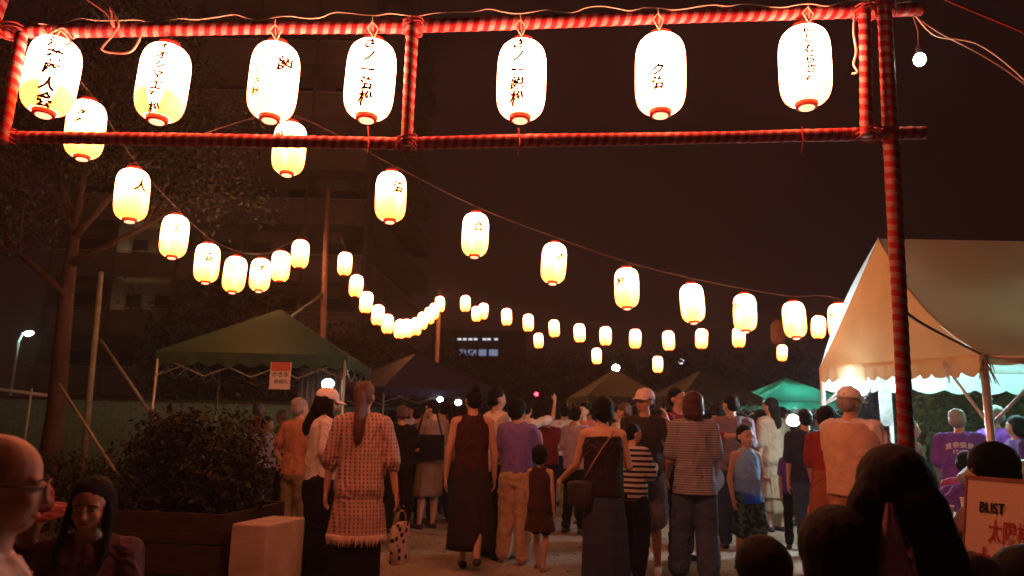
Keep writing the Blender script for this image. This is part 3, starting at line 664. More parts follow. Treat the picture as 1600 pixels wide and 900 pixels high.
# ------------------------------------------------------------------ trees, hedge
LEAF = mat('dark_leaves', (.022, .022, .012), .6, .5, 3, 0, spec=.4); LEAF2 = mat('bush_leaves', (.014, .018, .009), .6, .5, 5, 0); BARK = mat('rough_bark', (.045, .027, .022), .9, .4, 9, .9, 25, stretch=(1, 1, .25))
LEAFG = mat('bright_leaves', (.12, .26, .06), .6, .4, 5, 0)
def leaves(mb, c, r, n, s, shape=1.0, clump=.0):
    """n small folded leaves through an ellipsoid, gathered in twigs"""
    c = np.array(c); r = np.array(r); k = max(1, n//14)
    d = rng.normal(size=(k, 3)); d /= np.linalg.norm(d, axis=1)[:, None]; tw_ = d*(rng.random(k)**.45)[:, None]*r
    tw_ *= (1+.22*np.sin(d[:, 0]*5+c[0]*3)+.18*np.sin(d[:, 2]*7+d[:, 1]*4))[:, None]
    V = []; F = []; b0 = 0
    idx = rng.integers(0, k, n); p = tw_[idx]+rng.normal(size=(n, 3))*s*2.2
    a = rng.normal(size=(n, 3)); a /= np.linalg.norm(a, axis=1)[:, None]; b_ = np.cross(a, rng.normal(size=(n, 3))); b_ /= np.linalg.norm(b_, axis=1)[:, None]
    ss = s*(.6+.8*rng.random(n))[:, None]
    v = np.stack([p-a*ss, p+b_*ss*.45, p+a*ss, p-b_*ss*.45], 1)+c
    F = [(4*i, 4*i+1, 4*i+2, 4*i+3) for i in range(n)]
    mb.add(v.reshape(-1, 3), F)
def tree(base, h, lean, tr, crowns, n, s, label, leafm=LEAF, name='broadleaf_tree', group=None, cat='tree'):
    T = empty(name, base, 0, label=label, cat=cat, group=group)
    tk = MB(); top = Vector((lean[0], lean[1], h)); pts = [Vector((0, 0, -.1)), Vector((0, 0, 0))+top*.02, top*.3+Vector((.05, 0, 0)), top*.65+Vector((-.04, .05, 0)), top]
    tk.tube(pts, [tr*1.5, tr*1.15, tr, tr*.8, tr*.35], 12)
    for (cx, cy, cz, rx, ry, rz) in crowns:
        c = Vector((cx, cy, cz)); st = top*min(.95, max(.35, (cz-.6*rz)/h*.8)); md = st.lerp(c, .55)+Vector((0, 0, -.1*rz))
        tk.tube([st, md, c], [tr*.5, tr*.3, tr*.08], 7)
        for q in range(4):
            e = c+Vector((random.uniform(-1, 1)*rx*.7, random.uniform(-1, 1)*ry*.7, random.uniform(-.6, .8)*rz)); tk.tube([md, md.lerp(e, .5)+Vector((0, 0, .08*rz)), e], [tr*.2, tr*.12, tr*.03], 5)
    tk.build('trunk', BARK, T, True)
    cm = MB(); tot = sum(c[3]*c[4]*c[5] for c in crowns)
    for c in crowns: leaves(cm, c[:3], c[3:], max(50, int(n*c[3]*c[4]*c[5]/tot)), s)
    cm.build('crown', leafm, T); return T
tb_ = P(66, 760, 8.6); tb_.z = 0; tp = P(103, 420, 8.6)
tree((tb_.x, 8.6, 0), tp.z+1.2, (tp.x-tb_.x+.05, 0), .10, [(-.7, .3, 4.9, 1.3, 1.0, 1.0), (.7, .2, 4.7, 1.2, .9, .8), (-.1, .2, 5.7, 1.6, 1, .9), (1.2, .5, 4.1, .9, .7, .5), (-1.3, .2, 3.7, .9, .7, .6)], 26000, .034, 'tree with a bare reddish trunk and dark crown behind the seated people')
bgt = [((-9.5, 24), 6.5, 2.2, 'dark round tree far behind the green tent', 2600), ((-5.6, 26), 5.0, 1.9, 'dark tree behind the tall reddish pole', 2200), ((-2.6, 28), 4.4, 1.7, 'dark tree between the purple tent and the sagging lanterns', 2000),
       ((1.6, 30), 4.6, 1.8, 'dark tree right behind the white shirted walker', 2400), ((4.6, 27), 4.2, 1.7, 'dark tree behind the small grey tent', 2200), ((7.2, 30), 4.8, 2.0, 'dark tree between the grey and the olive tents', 2400), ((10.0, 27), 4.8, 1.9, 'dark tree behind the olive tent', 2200), ((12.6, 28), 4.0, 1.8, 'dark tree behind the turquoise tent', 2200)]
for (x, y), h, r_, lab, n in bgt:
    tree((x, y, 0), h*.62, (.2, 0), .16, [(0, 0, h*.68, r_, r_, h*.26), (-r_*.6, 0, h*.5, r_*.7, r_*.7, h*.2), (r_*.6, .2, h*.48, r_*.7, r_*.7, h*.2), (0, 0, h*.3, r_*.9, r_*.8, h*.2)], n*2, .11, lab, group='far dark trees')
tree((9.2, 12.5, 0), 2.4, (.3, 0), .1, [(0, 0, 2.3, 1.6, .8, .8), (1.6, .2, 2.0, 1.2, .8, .7), (-1.5, .1, 1.7, 1.3, .8, .7), (0, 0, 1.1, 2.2, .9, .8)], 9000, .06, 'leafy green tree lit from the tent at the right edge', LEAFG)
pb = P(300, 830, 6.0)
hd = empty('planted_shrub', (-2.42, 5.95, .60), 0, label='dense dark shrub growing in the brown box planter', cat='shrub')
cm = MB(); [leaves(cm, (random.uniform(-.42, .42), random.uniform(-.3, .3), random.uniform(.05, .55)), (random.uniform(.12, .26),)*3, 420, random.uniform(.018, .03)) for _ in range(24)]; cm.build('foliage', LEAF2, hd)
st_ = MB()
for k in range(14): a = random.uniform(0, 6.3); st_.tube([(0.3*math.cos(a)*.5, .1*math.sin(a), -.12), (.5*math.cos(a), .3*math.sin(a), .5)], [.012, .004], 5)
st_.build('stems', BARK, hd, True)
ug = MB(); 
for k in range(16): leaves(ug, (random.uniform(-6.2, -3.3), random.uniform(7.3, 10), random.uniform(.15, .5)), (.6, .5, .38), 700, .035)
tag(ug.build('undergrowth', LEAF2), kind='stuff', label='low dark undergrowth around the tree and tent', cat='undergrowth')
# planter
pln = empty('planter_box', (-2.36, 5.78, 0), R(-8), label='low brown box planter holding the dark shrub', cat='planter')
WD = mat('brown_planter', (.035, .022, .018), .8, .3, 6, .5, 30, stretch=(1, 1, 4))
for k in range(3): MB().box((0, -.46, .11+k*.205), (1.0, .05, .195)).build('board', WD, pln); MB().box((0, .46, .11+k*.205), (1.0, .05, .195)).build('board', WD, pln)
for s in (-1, 1): MB().box((s*.47, 0, .31), (.05, .86, .6)).build('end_board', WD, pln)
MB().box((0, 0, .28), (.90, .86, .5)).build('soil', mat('soil', (.05, .035, .025), .95), pln)
cb = empty('concrete_block', P(384, 890, 5.15), R(-14), label='pale concrete box standing at the right end of the planter', cat='block'); cb.location.z = 0
bv = MB().box((0, .25, .285), (.27, .5, .57)).build('body', mat('pale_concrete', (.42, .36, .31), .9, .2, 5, .4, 40), cb); md_ = bv.modifiers.new('b', 'BEVEL'); md_.width = .012; md_.segments = 2
lt = MB()
for k in range(260):
    x_, y_ = random.uniform(-3.2, 3.4), random.uniform(4.3, 14); s_ = random.uniform(.008, .03)
    lt.ell((x_, y_, .006+.012*math.sin(x_*1.3+y_*.7)*math.sin(y_*.9)), (s_, s_*random.uniform(.4, 1), s_*.4), Matrix.Rotation(random.uniform(0, 6), 3, 'Z'), 6, 4)
tag(lt.build('grit', mat('grit_stones', (.3, .26, .22), .9, .5, 3), None, True), kind='stuff', label='small stones and grit scattered over the bare ground', cat='grit')
# ------------------------------------------------------------------ people
SKIN = mat('skin', (.50, .30, .21), .55, .08, 8, .08, 60, spec=.35)
SKIND = mat('skin_tanned', (.42, .24, .16), .55, .08, 8, .08, 60, spec=.35)
HAIR = mat('black_hair', (.005, .004, .0038), .6, .3, 30, .5, 120, spec=.12, stretch=(6, 6, .6))
HAIRB = mat('auburn_hair', (.085, .03, .018), .42, .4, 30, .7, 90, spec=.4, stretch=(6, 6, .6))
HAIRG = mat('grey_hair', (.30, .29, .27), .5, .3, 30, .6, 90, stretch=(6, 6, .6))
LIP = mat('lips', (.42, .12, .10), .5, .05, bump=0); EYEW = mat('eye_white', (.6, .58, .55), .3, .05, bump=0); EYEB = mat('eye_iris', (.02, .012, .01), .2, .05, bump=0)
SHOE = mat('dark_shoe', (.03, .025, .025), .5); SHOEW = mat('white_shoe', (.7, .68, .65), .6); SHOEB = mat('tan_sandal', (.3, .17, .09), .6)
def cl(name, col, **k):
    k.setdefault('rough', .85); k.setdefault('var', .15); k.setdefault('scale', 14); k.setdefault('bump', .35); k.setdefault('bscale', 40); k.setdefault('spec', .15)
    return mat(name, col, **k)
def person(label, X, Y, H, rot=0, lean=0, head=(0, 0), vox=.011, arms=None, stance=None, sit=None, male=False, child=False, w=1.0,
           top=None, bottom=None, hair=('short', None), shoes=None, skin=None, group=None, face=False, hat=None, glasses=False, z0=0):
    """rot 0 = back to the camera, 180 = facing it, -90 facing right, 90 facing left"""
    skin = skin or SKIN; hs = 1.22 if child else 1.0
    hipz = .51 if sit is None else sit/H; shift = hipz-.51
    hip = Vector((0, 0, hipz)); Rl = Matrix.Rotation(R(-lean), 3, 'X')
    def U(v):      # upper body (fractions of H, built upright) -> leaned
        v = Vector(v)+Vector((0, 0, shift)); return hip+Rl@(v-hip)
    nb = Vector((0, 0, .865)); Rh = Matrix.Rotation(R(head[0]), 3, 'Z') @ Matrix.Rotation(R(-head[1]), 3, 'X')
    def Hd(v):
        v = Vector(v); v = Vector((v.x*hs, v.y*hs, nb.z+(v.z-nb.z)*hs)); return U(nb+Rh@(v-nb))
    T_ = lambda v: Vector(v)*H
    sw = (.103 if male else .094)*w
    # arm skeleton
    arms = arms or {}; A = {}
    for s, k in ((-1, 'l'), (1, 'r')):
        d1, d2 = arms.get(k, ((.12, .02, -1), (.03, .14, -1)))[:2]
        S = U((s*sw, 0, .808)); d1 = Rl@Vector((s*d1[0], d1[1], d1[2])).normalized(); d2 = Rl@Vector((s*d2[0], d2[1], d2[2])).normalized()
        E = S+d1*.172; W_ = E+d2*.145; A[k] = (S, E, W_, d1, d2)
    # leg skeleton
    Lg = {}; stance = stance or {}
    for s, k in ((-1, 'l'), (1, 'r')):
        fx, fy = stance.get(k, (.06, 0)); hj = Vector((s*.05*w, 0, hipz-.01))
        if sit is None:
            an = Vector((s*fx, fy, .04+(.05 if abs(fy) > .11 and fy < 0 else 0))); kn = (hj+an)/2+Vector((0, .018+.03*(fy < -.05), .01))
        else:
            kn = hj+Vector((s*.06, .235, .02 if hipz > .2 else .07)); an = Vector((s*(.06+.02), .235+stance.get('tuck', .0), .04))
            if kn.z < .1: kn.z = .1
        Lg[k] = (hj, kn, an)
    ps = Vector((X, Y, z0)); 
    # ---- body, one surface
    b = MB()
    def loft(mb, rings, n=20, tf=U, ex=0):
        rr = []
        for (x, y, z, rx, ry) in rings:
            rr.append([tf((x+(rx+ex)*math.cos(t)*w, y+(ry+ex)*math.sin(t)*(1 if math.sin(t) > 0 else .95), z))*H for t in [2*PI*j/n for j in range(n)]])
        mb.grid(rr)
    torso = [(0, 0, .455, .05, .045), (0, 0, .475, .082, .062), (0, -.004, .52, .092, .068), (0, 0, .57, .084, .060), (0, .004, .63, .072, .052), (0, .004, .70, .082, .058), (0, .003, .755, .094, .062), (0, 0, .80, .088, .054), (0, -.002, .828, .062, .042), (0, -.002, .845, .035, .032), (0, .002, .87, .028, .03), (0, .006, .90, .026, .028)]
    if male: torso = [(x, y, z, rx*(1.06 if z > .66 else 1.0)*(1.12 if .58 < z < .66 else 1), ry*1.08) for x, y, z, rx, ry in torso]
    loft(b, torso)
    # head
    def HE(c, r, n=18, m=12):
        e = MB().ell(c, r, n=n, m=m); e.xf(lambda v: Hd(v)*H); b.v += e.v; k = b.n; b.f += [tuple(i+k for i in f) for f in e.f]; b.n += e.n
    HE((0, -.004, .945), (.044, .055, .050)); HE((0, .014, .915), (.036, .040, .044)); HE((0, .030, .892), (.020, .022, .018))
    HE((0, .052, .922), (.0075, .011, .017), 10, 8); HE((0, .059, .913), (.010, .009, .0065), 10, 8)
    for s in (-1, 1): HE((s*.044, -.004, .925), (.005, .012, .017), 8, 8); HE((s*.020, .036, .915), (.014, .014, .013), 8, 8); HE((s*.018, .043, .940), (.017, .009, .006), 8, 6)
    # limbs
    for s, k in ((-1, 'l'), (1, 'r')):
        S, E, W_, d1, d2 = A[k]
        b.cap(U((s*.03, -.002, .822))*H, S*H, .030*H, .031*H); b.cap(S*H, E*H, .029*H*w, .021*H); b.cap(E*H, W_*H, .0215*H, .0145*H)
        # hand: palm, four unequal curled fingers, thumb from the side of the palm
        pn = Vector((-s, 0, 0)); 
        if abs(d2.dot(pn)) > .8: pn = Vector((0, 1, 0))
        side = d2.cross(pn).normalized(); pn = side.cross(d2).normalized(); curl = arms.get(k+'curl', .45)
        p0 = W_+d2*.008; p1 = W_+d2*.045
        for q in (-.014, -.005, .005, .014): b.cap((p0+side*q*.7)*H, (p1+side*q)*H, .0075*H, .0072*H, 8)
        for fi, (q, ln) in enumerate(((-.0165, .034), (-.0055, .042), (.0055, .045), (.0165, .040))):
            a0 = p1+side*q*1.05; dd = (d2+pn*curl*.6+side*q*6).normalized(); a1 = a0+dd*ln*.55; d3 = (d2+pn*curl*1.9+side*q*4).normalized(); a2 = a1+d3*ln*.5
            b.cap(a0*H, a1*H, .0056*H, .0050*H, 7); b.cap(a1*H, a2*H, .0050*H, .0042*H, 7)
        t0 = W_+d2*.016+side*.016; t1 = t0+(d2*.7+side*.75+pn*.35).normalized()*.026; t2 = t1+(d2+side*.15+pn*.4).normalized()*.020
        b.cap(t0*H, t1*H, .0072*H, .0060*H, 7); b.cap(t1*H, t2*H, .0060*H, .0048*H, 7)
        hj, kn, an = Lg[k]
        b.cap(hj*H, kn*H, .050*H*w, .030*H); mdc = kn.lerp(an, .3)+Vector((0, -.008, 0)); b.cap(kn*H, mdc*H, .029*H, .032*H); b.cap(mdc*H, an*H, .031*H, .018*H)
        b.cap((an+Vector((0, -.018, -.018)))*H, (an+Vector((s*.012, .085, -.026)))*H, .020*H, .014*H)
    body = b.build('person', skin, None, True); body.location = ps; body.rotation_euler = (0, 0, R(rot)); fuse(body, vox, 3)
    tag(body, label, 'person', group)
    # ---- clothing
    def child_(mb, name, m, v=vox, wr=.003, smooth=2, fz=True, wf=(9, 9, 5), lab=None):
        o = mb.build(name, m, body, True)
        if fz: fuse(o, v, smooth, wr, wf)
        if lab: o['label'] = lab
        return o
    if top:
        kind, m = top[0], top[1]; o_ = dict(hem=.50, sl=.62, ease=.011, flare=.0, neck=.845, name=kind); o_.update(top[2] if len(top) > 2 else {})
        e = o_['ease']; mb = MB(); hem = o_['hem']; fl = o_['flare']
        src = [r for r in torso if r[2] >= max(hem, .455) and r[2] <= o_['neck']]
        rings = [(x, y, z, max(rx, .078 if z < .7 else rx)+e*(1+.6*(z < .72)), max(ry, .058 if z < .7 else ry)+e*(1+.6*(z < .72))) for x, y, z, rx, ry in src]
        if hem < src[0][2]:
            r0 = rings[1] if len(rings) > 1 else rings[0]; n_ = max(2, int((src[0][2]-hem)/.03))
            ext = [(r0[0], r0[1], hem+(src[0][2]-hem)*i/n_, r0[3]+.006+fl*(1-i/n_), r0[4]+.006+fl*.8*(1-i/n_)) for i in range(n_)]; rings = ext+rings[1:]
        loft(mb, rings, 24)
        for s, k in ((-1, 'l'), (1, 'r')):
            S, E, W_, d1, d2 = A[k]; sl = o_['sl']
            if kind == 'halter': continue
            mb.cap(U((s*.035, -.002, .822))*H, (S*H if sl > 0 else U((s*sw*.72, 0, .812))*H), (.030+e*.8)*H, (.033+e*.7)*H if sl > 0 else .026*H)
            if sl > 0:
                a = S.lerp(E, min(sl, 1)); mb.cap(S*H, a*H, (.030+e*.8)*H*w, (.026+e*1.25)*H)
                if sl > 1: mb.cap(E*H, E.lerp(W_, sl-1)*H, (.0255+e*1.3)*H, (.019+e)*H)
        child_(mb, o_['name'], m, wr=.0022+.16*e*H, wf=(9, 9, 4))
        if o_.get('fringe'):
            fr = MB(); zr = [r for r in rings][0]
            for j in range(90):
                t = 2*PI*j/90; rx, ry = zr[3]+.001, zr[4]+.001; p = U((zr[0]+rx*math.cos(t), zr[1]+ry*math.sin(t), zr[2]+.012))*H
                q = p+Vector((random.uniform(-.006, .006), random.uniform(-.006, .006), -random.uniform(.055, .08))); fr.tube([p, (p+q)/2+Vector((random.uniform(-.004, .004), 0, 0)), q], [.0075, .0085, .003], 5)
            o = fr.build('fringe', o_['fringe'], body, True)
    if bottom:
        kind, m = bottom[0], bottom[1]; o_ = dict(len=.06, wid=0.0, waist=.615); o_.update(bottom[2] if len(bottom) > 2 else {})
        mb = MB()
        if kind in ('skirt', 'dress'):
            zt = o_['waist']; zb = o_['len']; nn = 60; rr = []; ph = random.random()*6; K = 14
            for i in range(K+1):
                t = i/K; z = zt+(zb-zt)*t; g_ = min(1, t*2.4); rx = .083+.020*g_+o_['wid']*t; ry = .062+.020*g_+o_['wid']*.8*t
                cx = (Lg['l'][2].x+Lg['r'][2].x)/2*t; cy = (Lg['l'][2].y+Lg['r'][2].y)/2*t; am = (.004+.010*o_['wid']/.04*.6)*t
                row = []
                for j in range(nn):
                    a = 2*PI*j/nn; f_ = 1+am*10*(math.sin(a*9+ph+t)*.6+.4*math.sin(a*14+ph*2-t*2))
                    row.append(((cx+rx*math.cos(a)*f_*w)*H, (cy+ry*math.sin(a)*f_)*H, (z+shift*(1-t))*H))
                rr.append(row)
            mb.grid(rr); child_(mb, 'skirt', m, fz=False)
        else:
            ex = .010+o_['wid']; pe = [(x, y, z, rx+.012, ry+.012) for x, y, z, rx, ry in torso if .45 < z < .60]
            loft(mb, pe, 22, lambda v: (hip+(Rl@(Vector(v)+Vector((0, 0, shift))-hip) if sit is not None else Vector(v)+Vector((0, 0, shift))-hip)))
            zb = o_['len']
            for k in 'lr':
                hj, kn, an = Lg[k]
                if zb < .26:
                    t = 1-min(1, max(0, (zb-.035)/(.27-.035))); a = kn.lerp(an, t)
                    mb.cap(hj*H, kn*H, (.056+ex*.6)*H*w, (.036+ex)*H); mb.cap(kn*H, a*H, (.036+ex)*H, (.029+ex*o_.get('cuff', 1.0))*H)
                else:
                    t = min(1, (.5-zb)/.23); mb.cap(hj*H, hj.lerp(kn, t)*H, (.057+ex*.6)*H*w, (.047+ex)*H)
            child_(mb, 'shorts' if zb >= .26 else 'trousers', m, wr=.0045, wf=(7, 7, 7))
    if shoes is not False:
        for s, k in ((-1, 'l'), (1, 'r')):
            an = Lg[k][2]; mb = MB(); f0 = an+Vector((0, -.020, -.020)); f1 = an+Vector((s*.012, .088, -.027))
            mb.cap(f0*H, f1*H, .0235*H, .019*H); mb.xf(lambda v: Vector((v.x, v.y, max(v.z, (an.z-.040)*H+.003)))); mb.build('shoe', shoes or SHOE, body, True)
    # ---- hair
    hk, hm = hair[0], hair[1] or HAIR; ho = hair[2] if len(hair) > 2 else {}
    if hk:
        mb = MB()
        def EH(c, r): e = MB().ell(c, r, n=20, m=14); e.xf(lambda v: Hd(v)*H); mb.add(np.concatenate(e.v), e.f)
        def TH(pts, rad, flat=1.0, n=12):
            e = MB().tube(pts, rad, n, flat); e.xf(lambda v: Hd(v)*H); mb.add(np.concatenate(e.v), e.f)
        if hk == 'balding': EH((0, -.022, .925), (.0475, .042, .034))
        elif hk == 'mop': EH((0, -.010, .952), (.060, .066, .062)); EH((0, -.024, .920), (.055, .048, .050))
        else:
            EH((0, -.012, .957), (.0485, .0555, .0485)); EH((0, -.026, .925), (.046, .040, .040))
        if hk == 'bob': EH((0, -.022, .915), (.058, .047, .058)); EH((-.040, .000, .915), (.018, .034, .052)); EH((.040, .000, .915), (.018, .034, .052)); EH((0, -.030, .885), (.056, .036, .034)); EH((0, -.012, .955), (.055, .060, .052))
        if ho.get('front') and face: EH((-.043, -.016, .920), (.014, .030, .052)); EH((.043, -.016, .920), (.014, .030, .052)); EH((0, -.034, .89), (.052, .034, .05))
        if hk in ('long', 'verylong'):
            zl = ho.get('to', .74); wd = ho.get('wd', .050)
            TH([(0, -.025, .97), (0, -.035, .93), (0, -.040, .87), (0, -.048, .82), (0, -.060, (.82+zl)/2), (0, -.064, zl), (0, -.058, zl-.02)], [.035, wd, wd*1.05, wd*1.1, wd*1.0, wd*.7, wd*.2], .5, 16)
            if ho.get('front'):
                for s in (-1, 1): TH([(s*.035, 0, .965), (s*.047, .010, .93), (s*.052, .022, .87), (s*.055, .050, .82), (s*.05, .066, zl+.03), (s*.048, .06, zl)], [ho['front']*q_ for q_ in (.010, .016, .019, .020, .017, .005)], .7)
        if hk == 'pony': TH([(0, -.055, .965), (0, -.085, .96), (0, -.098, .93), (0, -.095, .88), (0, -.085, .83), (0, -.08, .80)], [.014, .018, .022, .021, .015, .004])
        if hk == 'bun': EH((0, -.052, .995), (.026, .026, .024))
        if hk == 'lowbun': EH((0, -.068, .925), (.026, .022, .024))
        child_(mb, 'hair', hm, wr=.0018, wf=(30, 30, 3), v=min(vox, .011))
    if hat:
        hk2, hm2 = hat
        if hk2 == 'cap':
            mb = MB(); rr = []
            for i in range(9):
                t = i/8*PI/2; rr.append([Hd((.0545*math.cos(a)*math.cos(t)**.8, -.004+.064*math.sin(a)*math.cos(t)**.8, .950+.062*math.sin(t)))*H for a in np.linspace(0, 2*PI, 24, endpoint=False)])
            mb.grid(rr); c_ = mb.build('cap', hm2, body, True)
            br = MB(); rows = []
            for i in range(5):
                t = i/4; rows.append([Hd((.050*math.sin(a)*(1-.08*t), .004+.055*math.cos(a)+.048*t*math.cos(a*.9), .953-.012*t+.012*math.cos(a)-.006))*H for a in np.linspace(-1.15, 1.15, 15)])
            rows2 = [[p-Vector((0, 0, .004)) for p in r_] for r_ in rows[::-1]]
            br.grid(rows+rows2, False, False); br.build('brim', hm2, c_, True)
            MB().ell(Hd((0, -.004, 1.013))*H, (.007, .007, .004), n=8, m=6).build('button', hm2, c_, True)
        else:
            mb = MB(); rr = []
            for (r_, z) in ((.054, .955), (.055, .97), (.052, 1.0), (.040, 1.018), (.01, 1.024)): rr.append([Hd((r_*math.cos(a), r_*1.12*math.sin(a), z))*H for a in np.linspace(0, 2*PI, 24, endpoint=False)])
            mb.grid(rr); c_ = mb.build('hat', hm2, body, True)
            br = MB(); n_ = 28; row = []
            for (r_, z) in ((.052, .957), (.075, .953), (.098, .947), (.099, .944), (.075, .949), (.052, .952)): row.append([Hd((r_*math.cos(2*PI*j/n_), r_*1.08*math.sin(2*PI*j/n_), z+.004*math.sin(4*PI*j/n_)))*H for j in range(n_)])
            br.grid(row, False); br.build('brim', hm2, c_, True)
    if face:
        for s in (-1, 1):
            e = MB().ell((s*.0185, .0465, .930), (.0075, .0035, .0028), n=12, m=8).xf(lambda v: Hd(v)*H).build('eye', EYEW, body, True)
            MB().ell((s*.0185, .0495, .930), (.0032, .0018, .0027), n=10, m=6).xf(lambda v: Hd(v)*H).build('iris', EYEB, e, True)
            MB().tube([(s*.009, .0545, .9415), (s*.019, .0545, .944), (s*.030, .046, .941)], [.0016, .0022, .0010], 6).xf(lambda v: Hd(v)*H).build('eyebrow', hm, body, True)
        MB().tube([(-.015, .0455, .8985), (-.008, .0515, .8965), (0, .0535, .8965), (.008, .0515, .8965), (.015, .0455, .8985)], [.001, .0028, .0034, .0028, .001], 8).xf(lambda v: Hd(v)*H).build('lips', LIP, body, True)
    if glasses:
        gm2 = MB()
        for s in (-1, 1):
            gm2.tube([(s*.021+.017*math.cos(a), .060-.004*abs(math.cos(a)), .930+.011*math.sin(a)) for a in np.linspace(0, 2*PI, 17)], .0011, 5); gm2.tube([(s*.038, .056, .933), (s*.048, .01, .934), (s*.047, -.012, .928)], .0013, 5)
        gm2.tube([(-.005, .062, .933), (.005, .062, .933)], .0011, 5).xf(lambda v: Hd(v)*H); gm2.build('glasses', MATS['black_plastic'], body, True)
    body['_A'] = 0; del body['_A']
    Rz = Matrix.Rotation(R(rot), 3, 'Z')
    def hand(k, d=.06): S, E, W_, d1, d2 = A[k]; return ps+Rz@((W_+d2*d)*H)
    body_hand = {k: hand(k) for k in 'lr'}; body_hand['U'] = lambda v: ps+Rz@(U(v)*H)
    return body, body_hand
def PX(x, Y, y=680): return P(x, y, Y).x
def HT_(x, y, Y, cap_=1.0): return P(x, y, Y).z/cap_
# -- near foreground, seated
WHT_T = cl('white_cotton', (.62, .57, .55)); BLK = cl('black_cloth', (.009, .008, .009)); NAVY = cl('navy_cloth', (.025, .03, .06)); DEN = cl('blue_denim', (.05, .075, .13), bscale=120)
DKD = cl('dark_denim', (.03, .04, .07), bscale=120); BEI = cl('beige_cotton', (.50, .36, .25)); BRN = cl('brown_linen', (.22, .14, .10)); GRYT = cl('grey_cotton', (.33, .31, .32))
MAUV = cl('mauve_cotton', (.26, .16, .20)); PURP = cl('staff_purple', (.16, .06, .42)); REDC = cl('red_cotton', (.26, .03, .03)); MAROON = cl('maroon_cotton', (.16, .02, .03)); TAN = cl('tan_cotton', (.30, .22, .15))
GRPU = cl('grey_violet_cotton', (.20, .15, .20)); KHA = cl('khaki_cotton', (.20, .17, .10)); YEL = cl('yellow_green_cotton', (.40, .38, .14)); PNK = cl('pink_cotton', (.50, .22, .22)); TEAL = cl('teal_cotton', (.05, .17, .17))

person('bald man in glasses and pale shirt seated in profile at the left edge', PX(-4, 1.6), 1.6, 1.66, rot=-60, sit=HT_(20, 672, 1.6)-.49*1.66, vox=.006, head=(0, 4), male=True,
       top=('shirt', cl('pale_shirt', (.50, .46, .45)), dict(sl=.8, ease=.012, hem=.5)), bottom=('pants', DKD, {}), hair=('balding', None), glasses=True, face=True, skin=SKIND,
       arms={'l': ((.2, .5, -1), (-.2, 1, .1)), 'r': ((.2, .5, -1), (.0, 1, .25))})
b_, hk_ = person('smiling long haired woman in a dark cardigan seated low at the left', PX(160, 3.2), 3.2, 1.58, rot=-160, sit=HT_(158, 752, 3.2)-.49*1.58+.02, vox=.006, head=(-8, 3), lean=5,
       top=('cardigan', cl('plum_cardigan', (.11, .07, .09)), dict(sl=1.7, ease=.012)), bottom=('pants', WHT_T, {}), hair=('long', HAIR, dict(front=.7, to=.78, wd=.058)), face=True,
       arms={'l': ((.15, .45, -1), (-.25, 1, .15)), 'r': ((.42, .40, -.9), (-.35, .8, .75))})
b_['label'] = 'smiling long haired woman in a dark cardigan seated low at the left'
# light blouse panel between the cardigan fronts
cu = empty('paper_cup', hk_['r']+Vector((0.0, -.02, -.02)), label='small white paper cup in the hand of the smiling woman', cat='cup')
MB().grid([[(r_*math.cos(a), r_*math.sin(a), z) for a in np.linspace(0, 2*PI, 16, endpoint=False)] for r_, z in ((.026, 0), (.033, .075), (.035, .08), (.031, .076), (.024, .004))]).build('cup_body', mat('cup_white', (.75, .73, .7), .5), cu, True)
person('child in a red flowered hat seated between the bald man and the smiling woman', PX(66, 3.2), 3.2, 1.22, rot=-165, sit=HT_(66, 772, 3.2)-.51*1.22, vox=.008, child=True, head=(0, 8),
       top=('tee', MAROON, {}), bottom=('pants', DKD, {}), hair=('short', None), hat=('hat', patt('flowered_hat', blobs(26), (.20, .015, .02), (.42, .12, .14))), face=True,
       arms={'l': ((.1, .4, -1), (-.3, 1, .2)), 'r': ((.1, .4, -1), (-.3, 1, .2))})
person('dark haired person in a black hooded top close to the camera at the right', PX(1300, 1.9), 1.9, 1.60, rot=-20, sit=HT_(1300, 788, 1.9)-.505*1.60, vox=.008, lean=4, w=1.15,
       top=('hoodie', BLK, dict(sl=1.8, ease=.024, neck=.88)), bottom=('pants', BLK, {}), hair=('mop', HAIR), arms={'l': ((.35, .4, -1), (-.2, 1, 0)), 'r': ((.35, .4, -1), (-.2, 1, 0))})
person('woman with very long black hair over a mauve top, her back near the camera', PX(1394, 2.0), 2.0, 1.60, rot=-29, sit=HT_(1394, 692, 2.0)-.505*1.60, vox=.007,
       top=('blouse', MAUV, dict(sl=1.2, ease=.018, neck=.86)), bottom=('pants', BLK, {}), hair=('mop', HAIR))
# her two hair curtains, parted so that the mauve top shows
hb = bpy.data.objects[-1] if False else None
lh = [o for o in COL.objects if o.get('label', '').startswith('woman with very long black')][0]
mb = MB(); s0 = (HT_(1394, 692, 2.0)-.505*1.60)-.51*1.60
for s in (-1, 1):
    for k in range(7):
        q = s*(.034+.012*k)+(.004 if s > 0 else 0); zt = .965*1.62+s0; yb = -.050*1.62-.012*(k % 2)
        mb.tube([(q*.4, -.055, zt), (q*.8, yb-.02, zt-.08), (q*1.1+s*.008, yb-.030, zt-.20), (q*1.2+s*.035, yb-.035, zt-.42), (q*1.1+s*.045, yb-.03, zt-.62), (q+s*.04, yb-.03, zt-.70-.03*(k % 3))], [.024, .026, .020, .019, .017, .004], 10)
sc2 = MB(); H2 = 1.60; rows = []
for t in np.linspace(0, 1, 14):
    zz = .925*H2+s0-.66*t; ww = .010+.066*min(1, t*1.8); rows.append([(-.012+ww*math.cos(a), -.125-.045*math.sin(min(1, t*3)*1.5)+(.022+.004*math.cos(a*6))*math.sin(a), zz) for a in np.linspace(0, 2*PI, 24, endpoint=False)])
sc2.grid(rows).build('scarf', cl('mauve_scarf', (.55, .34, .46)), lh, True)
o = mb.build('long_hair', HAIR, lh, True); fuse(o, .008, 2, .002, (30, 30, 3))
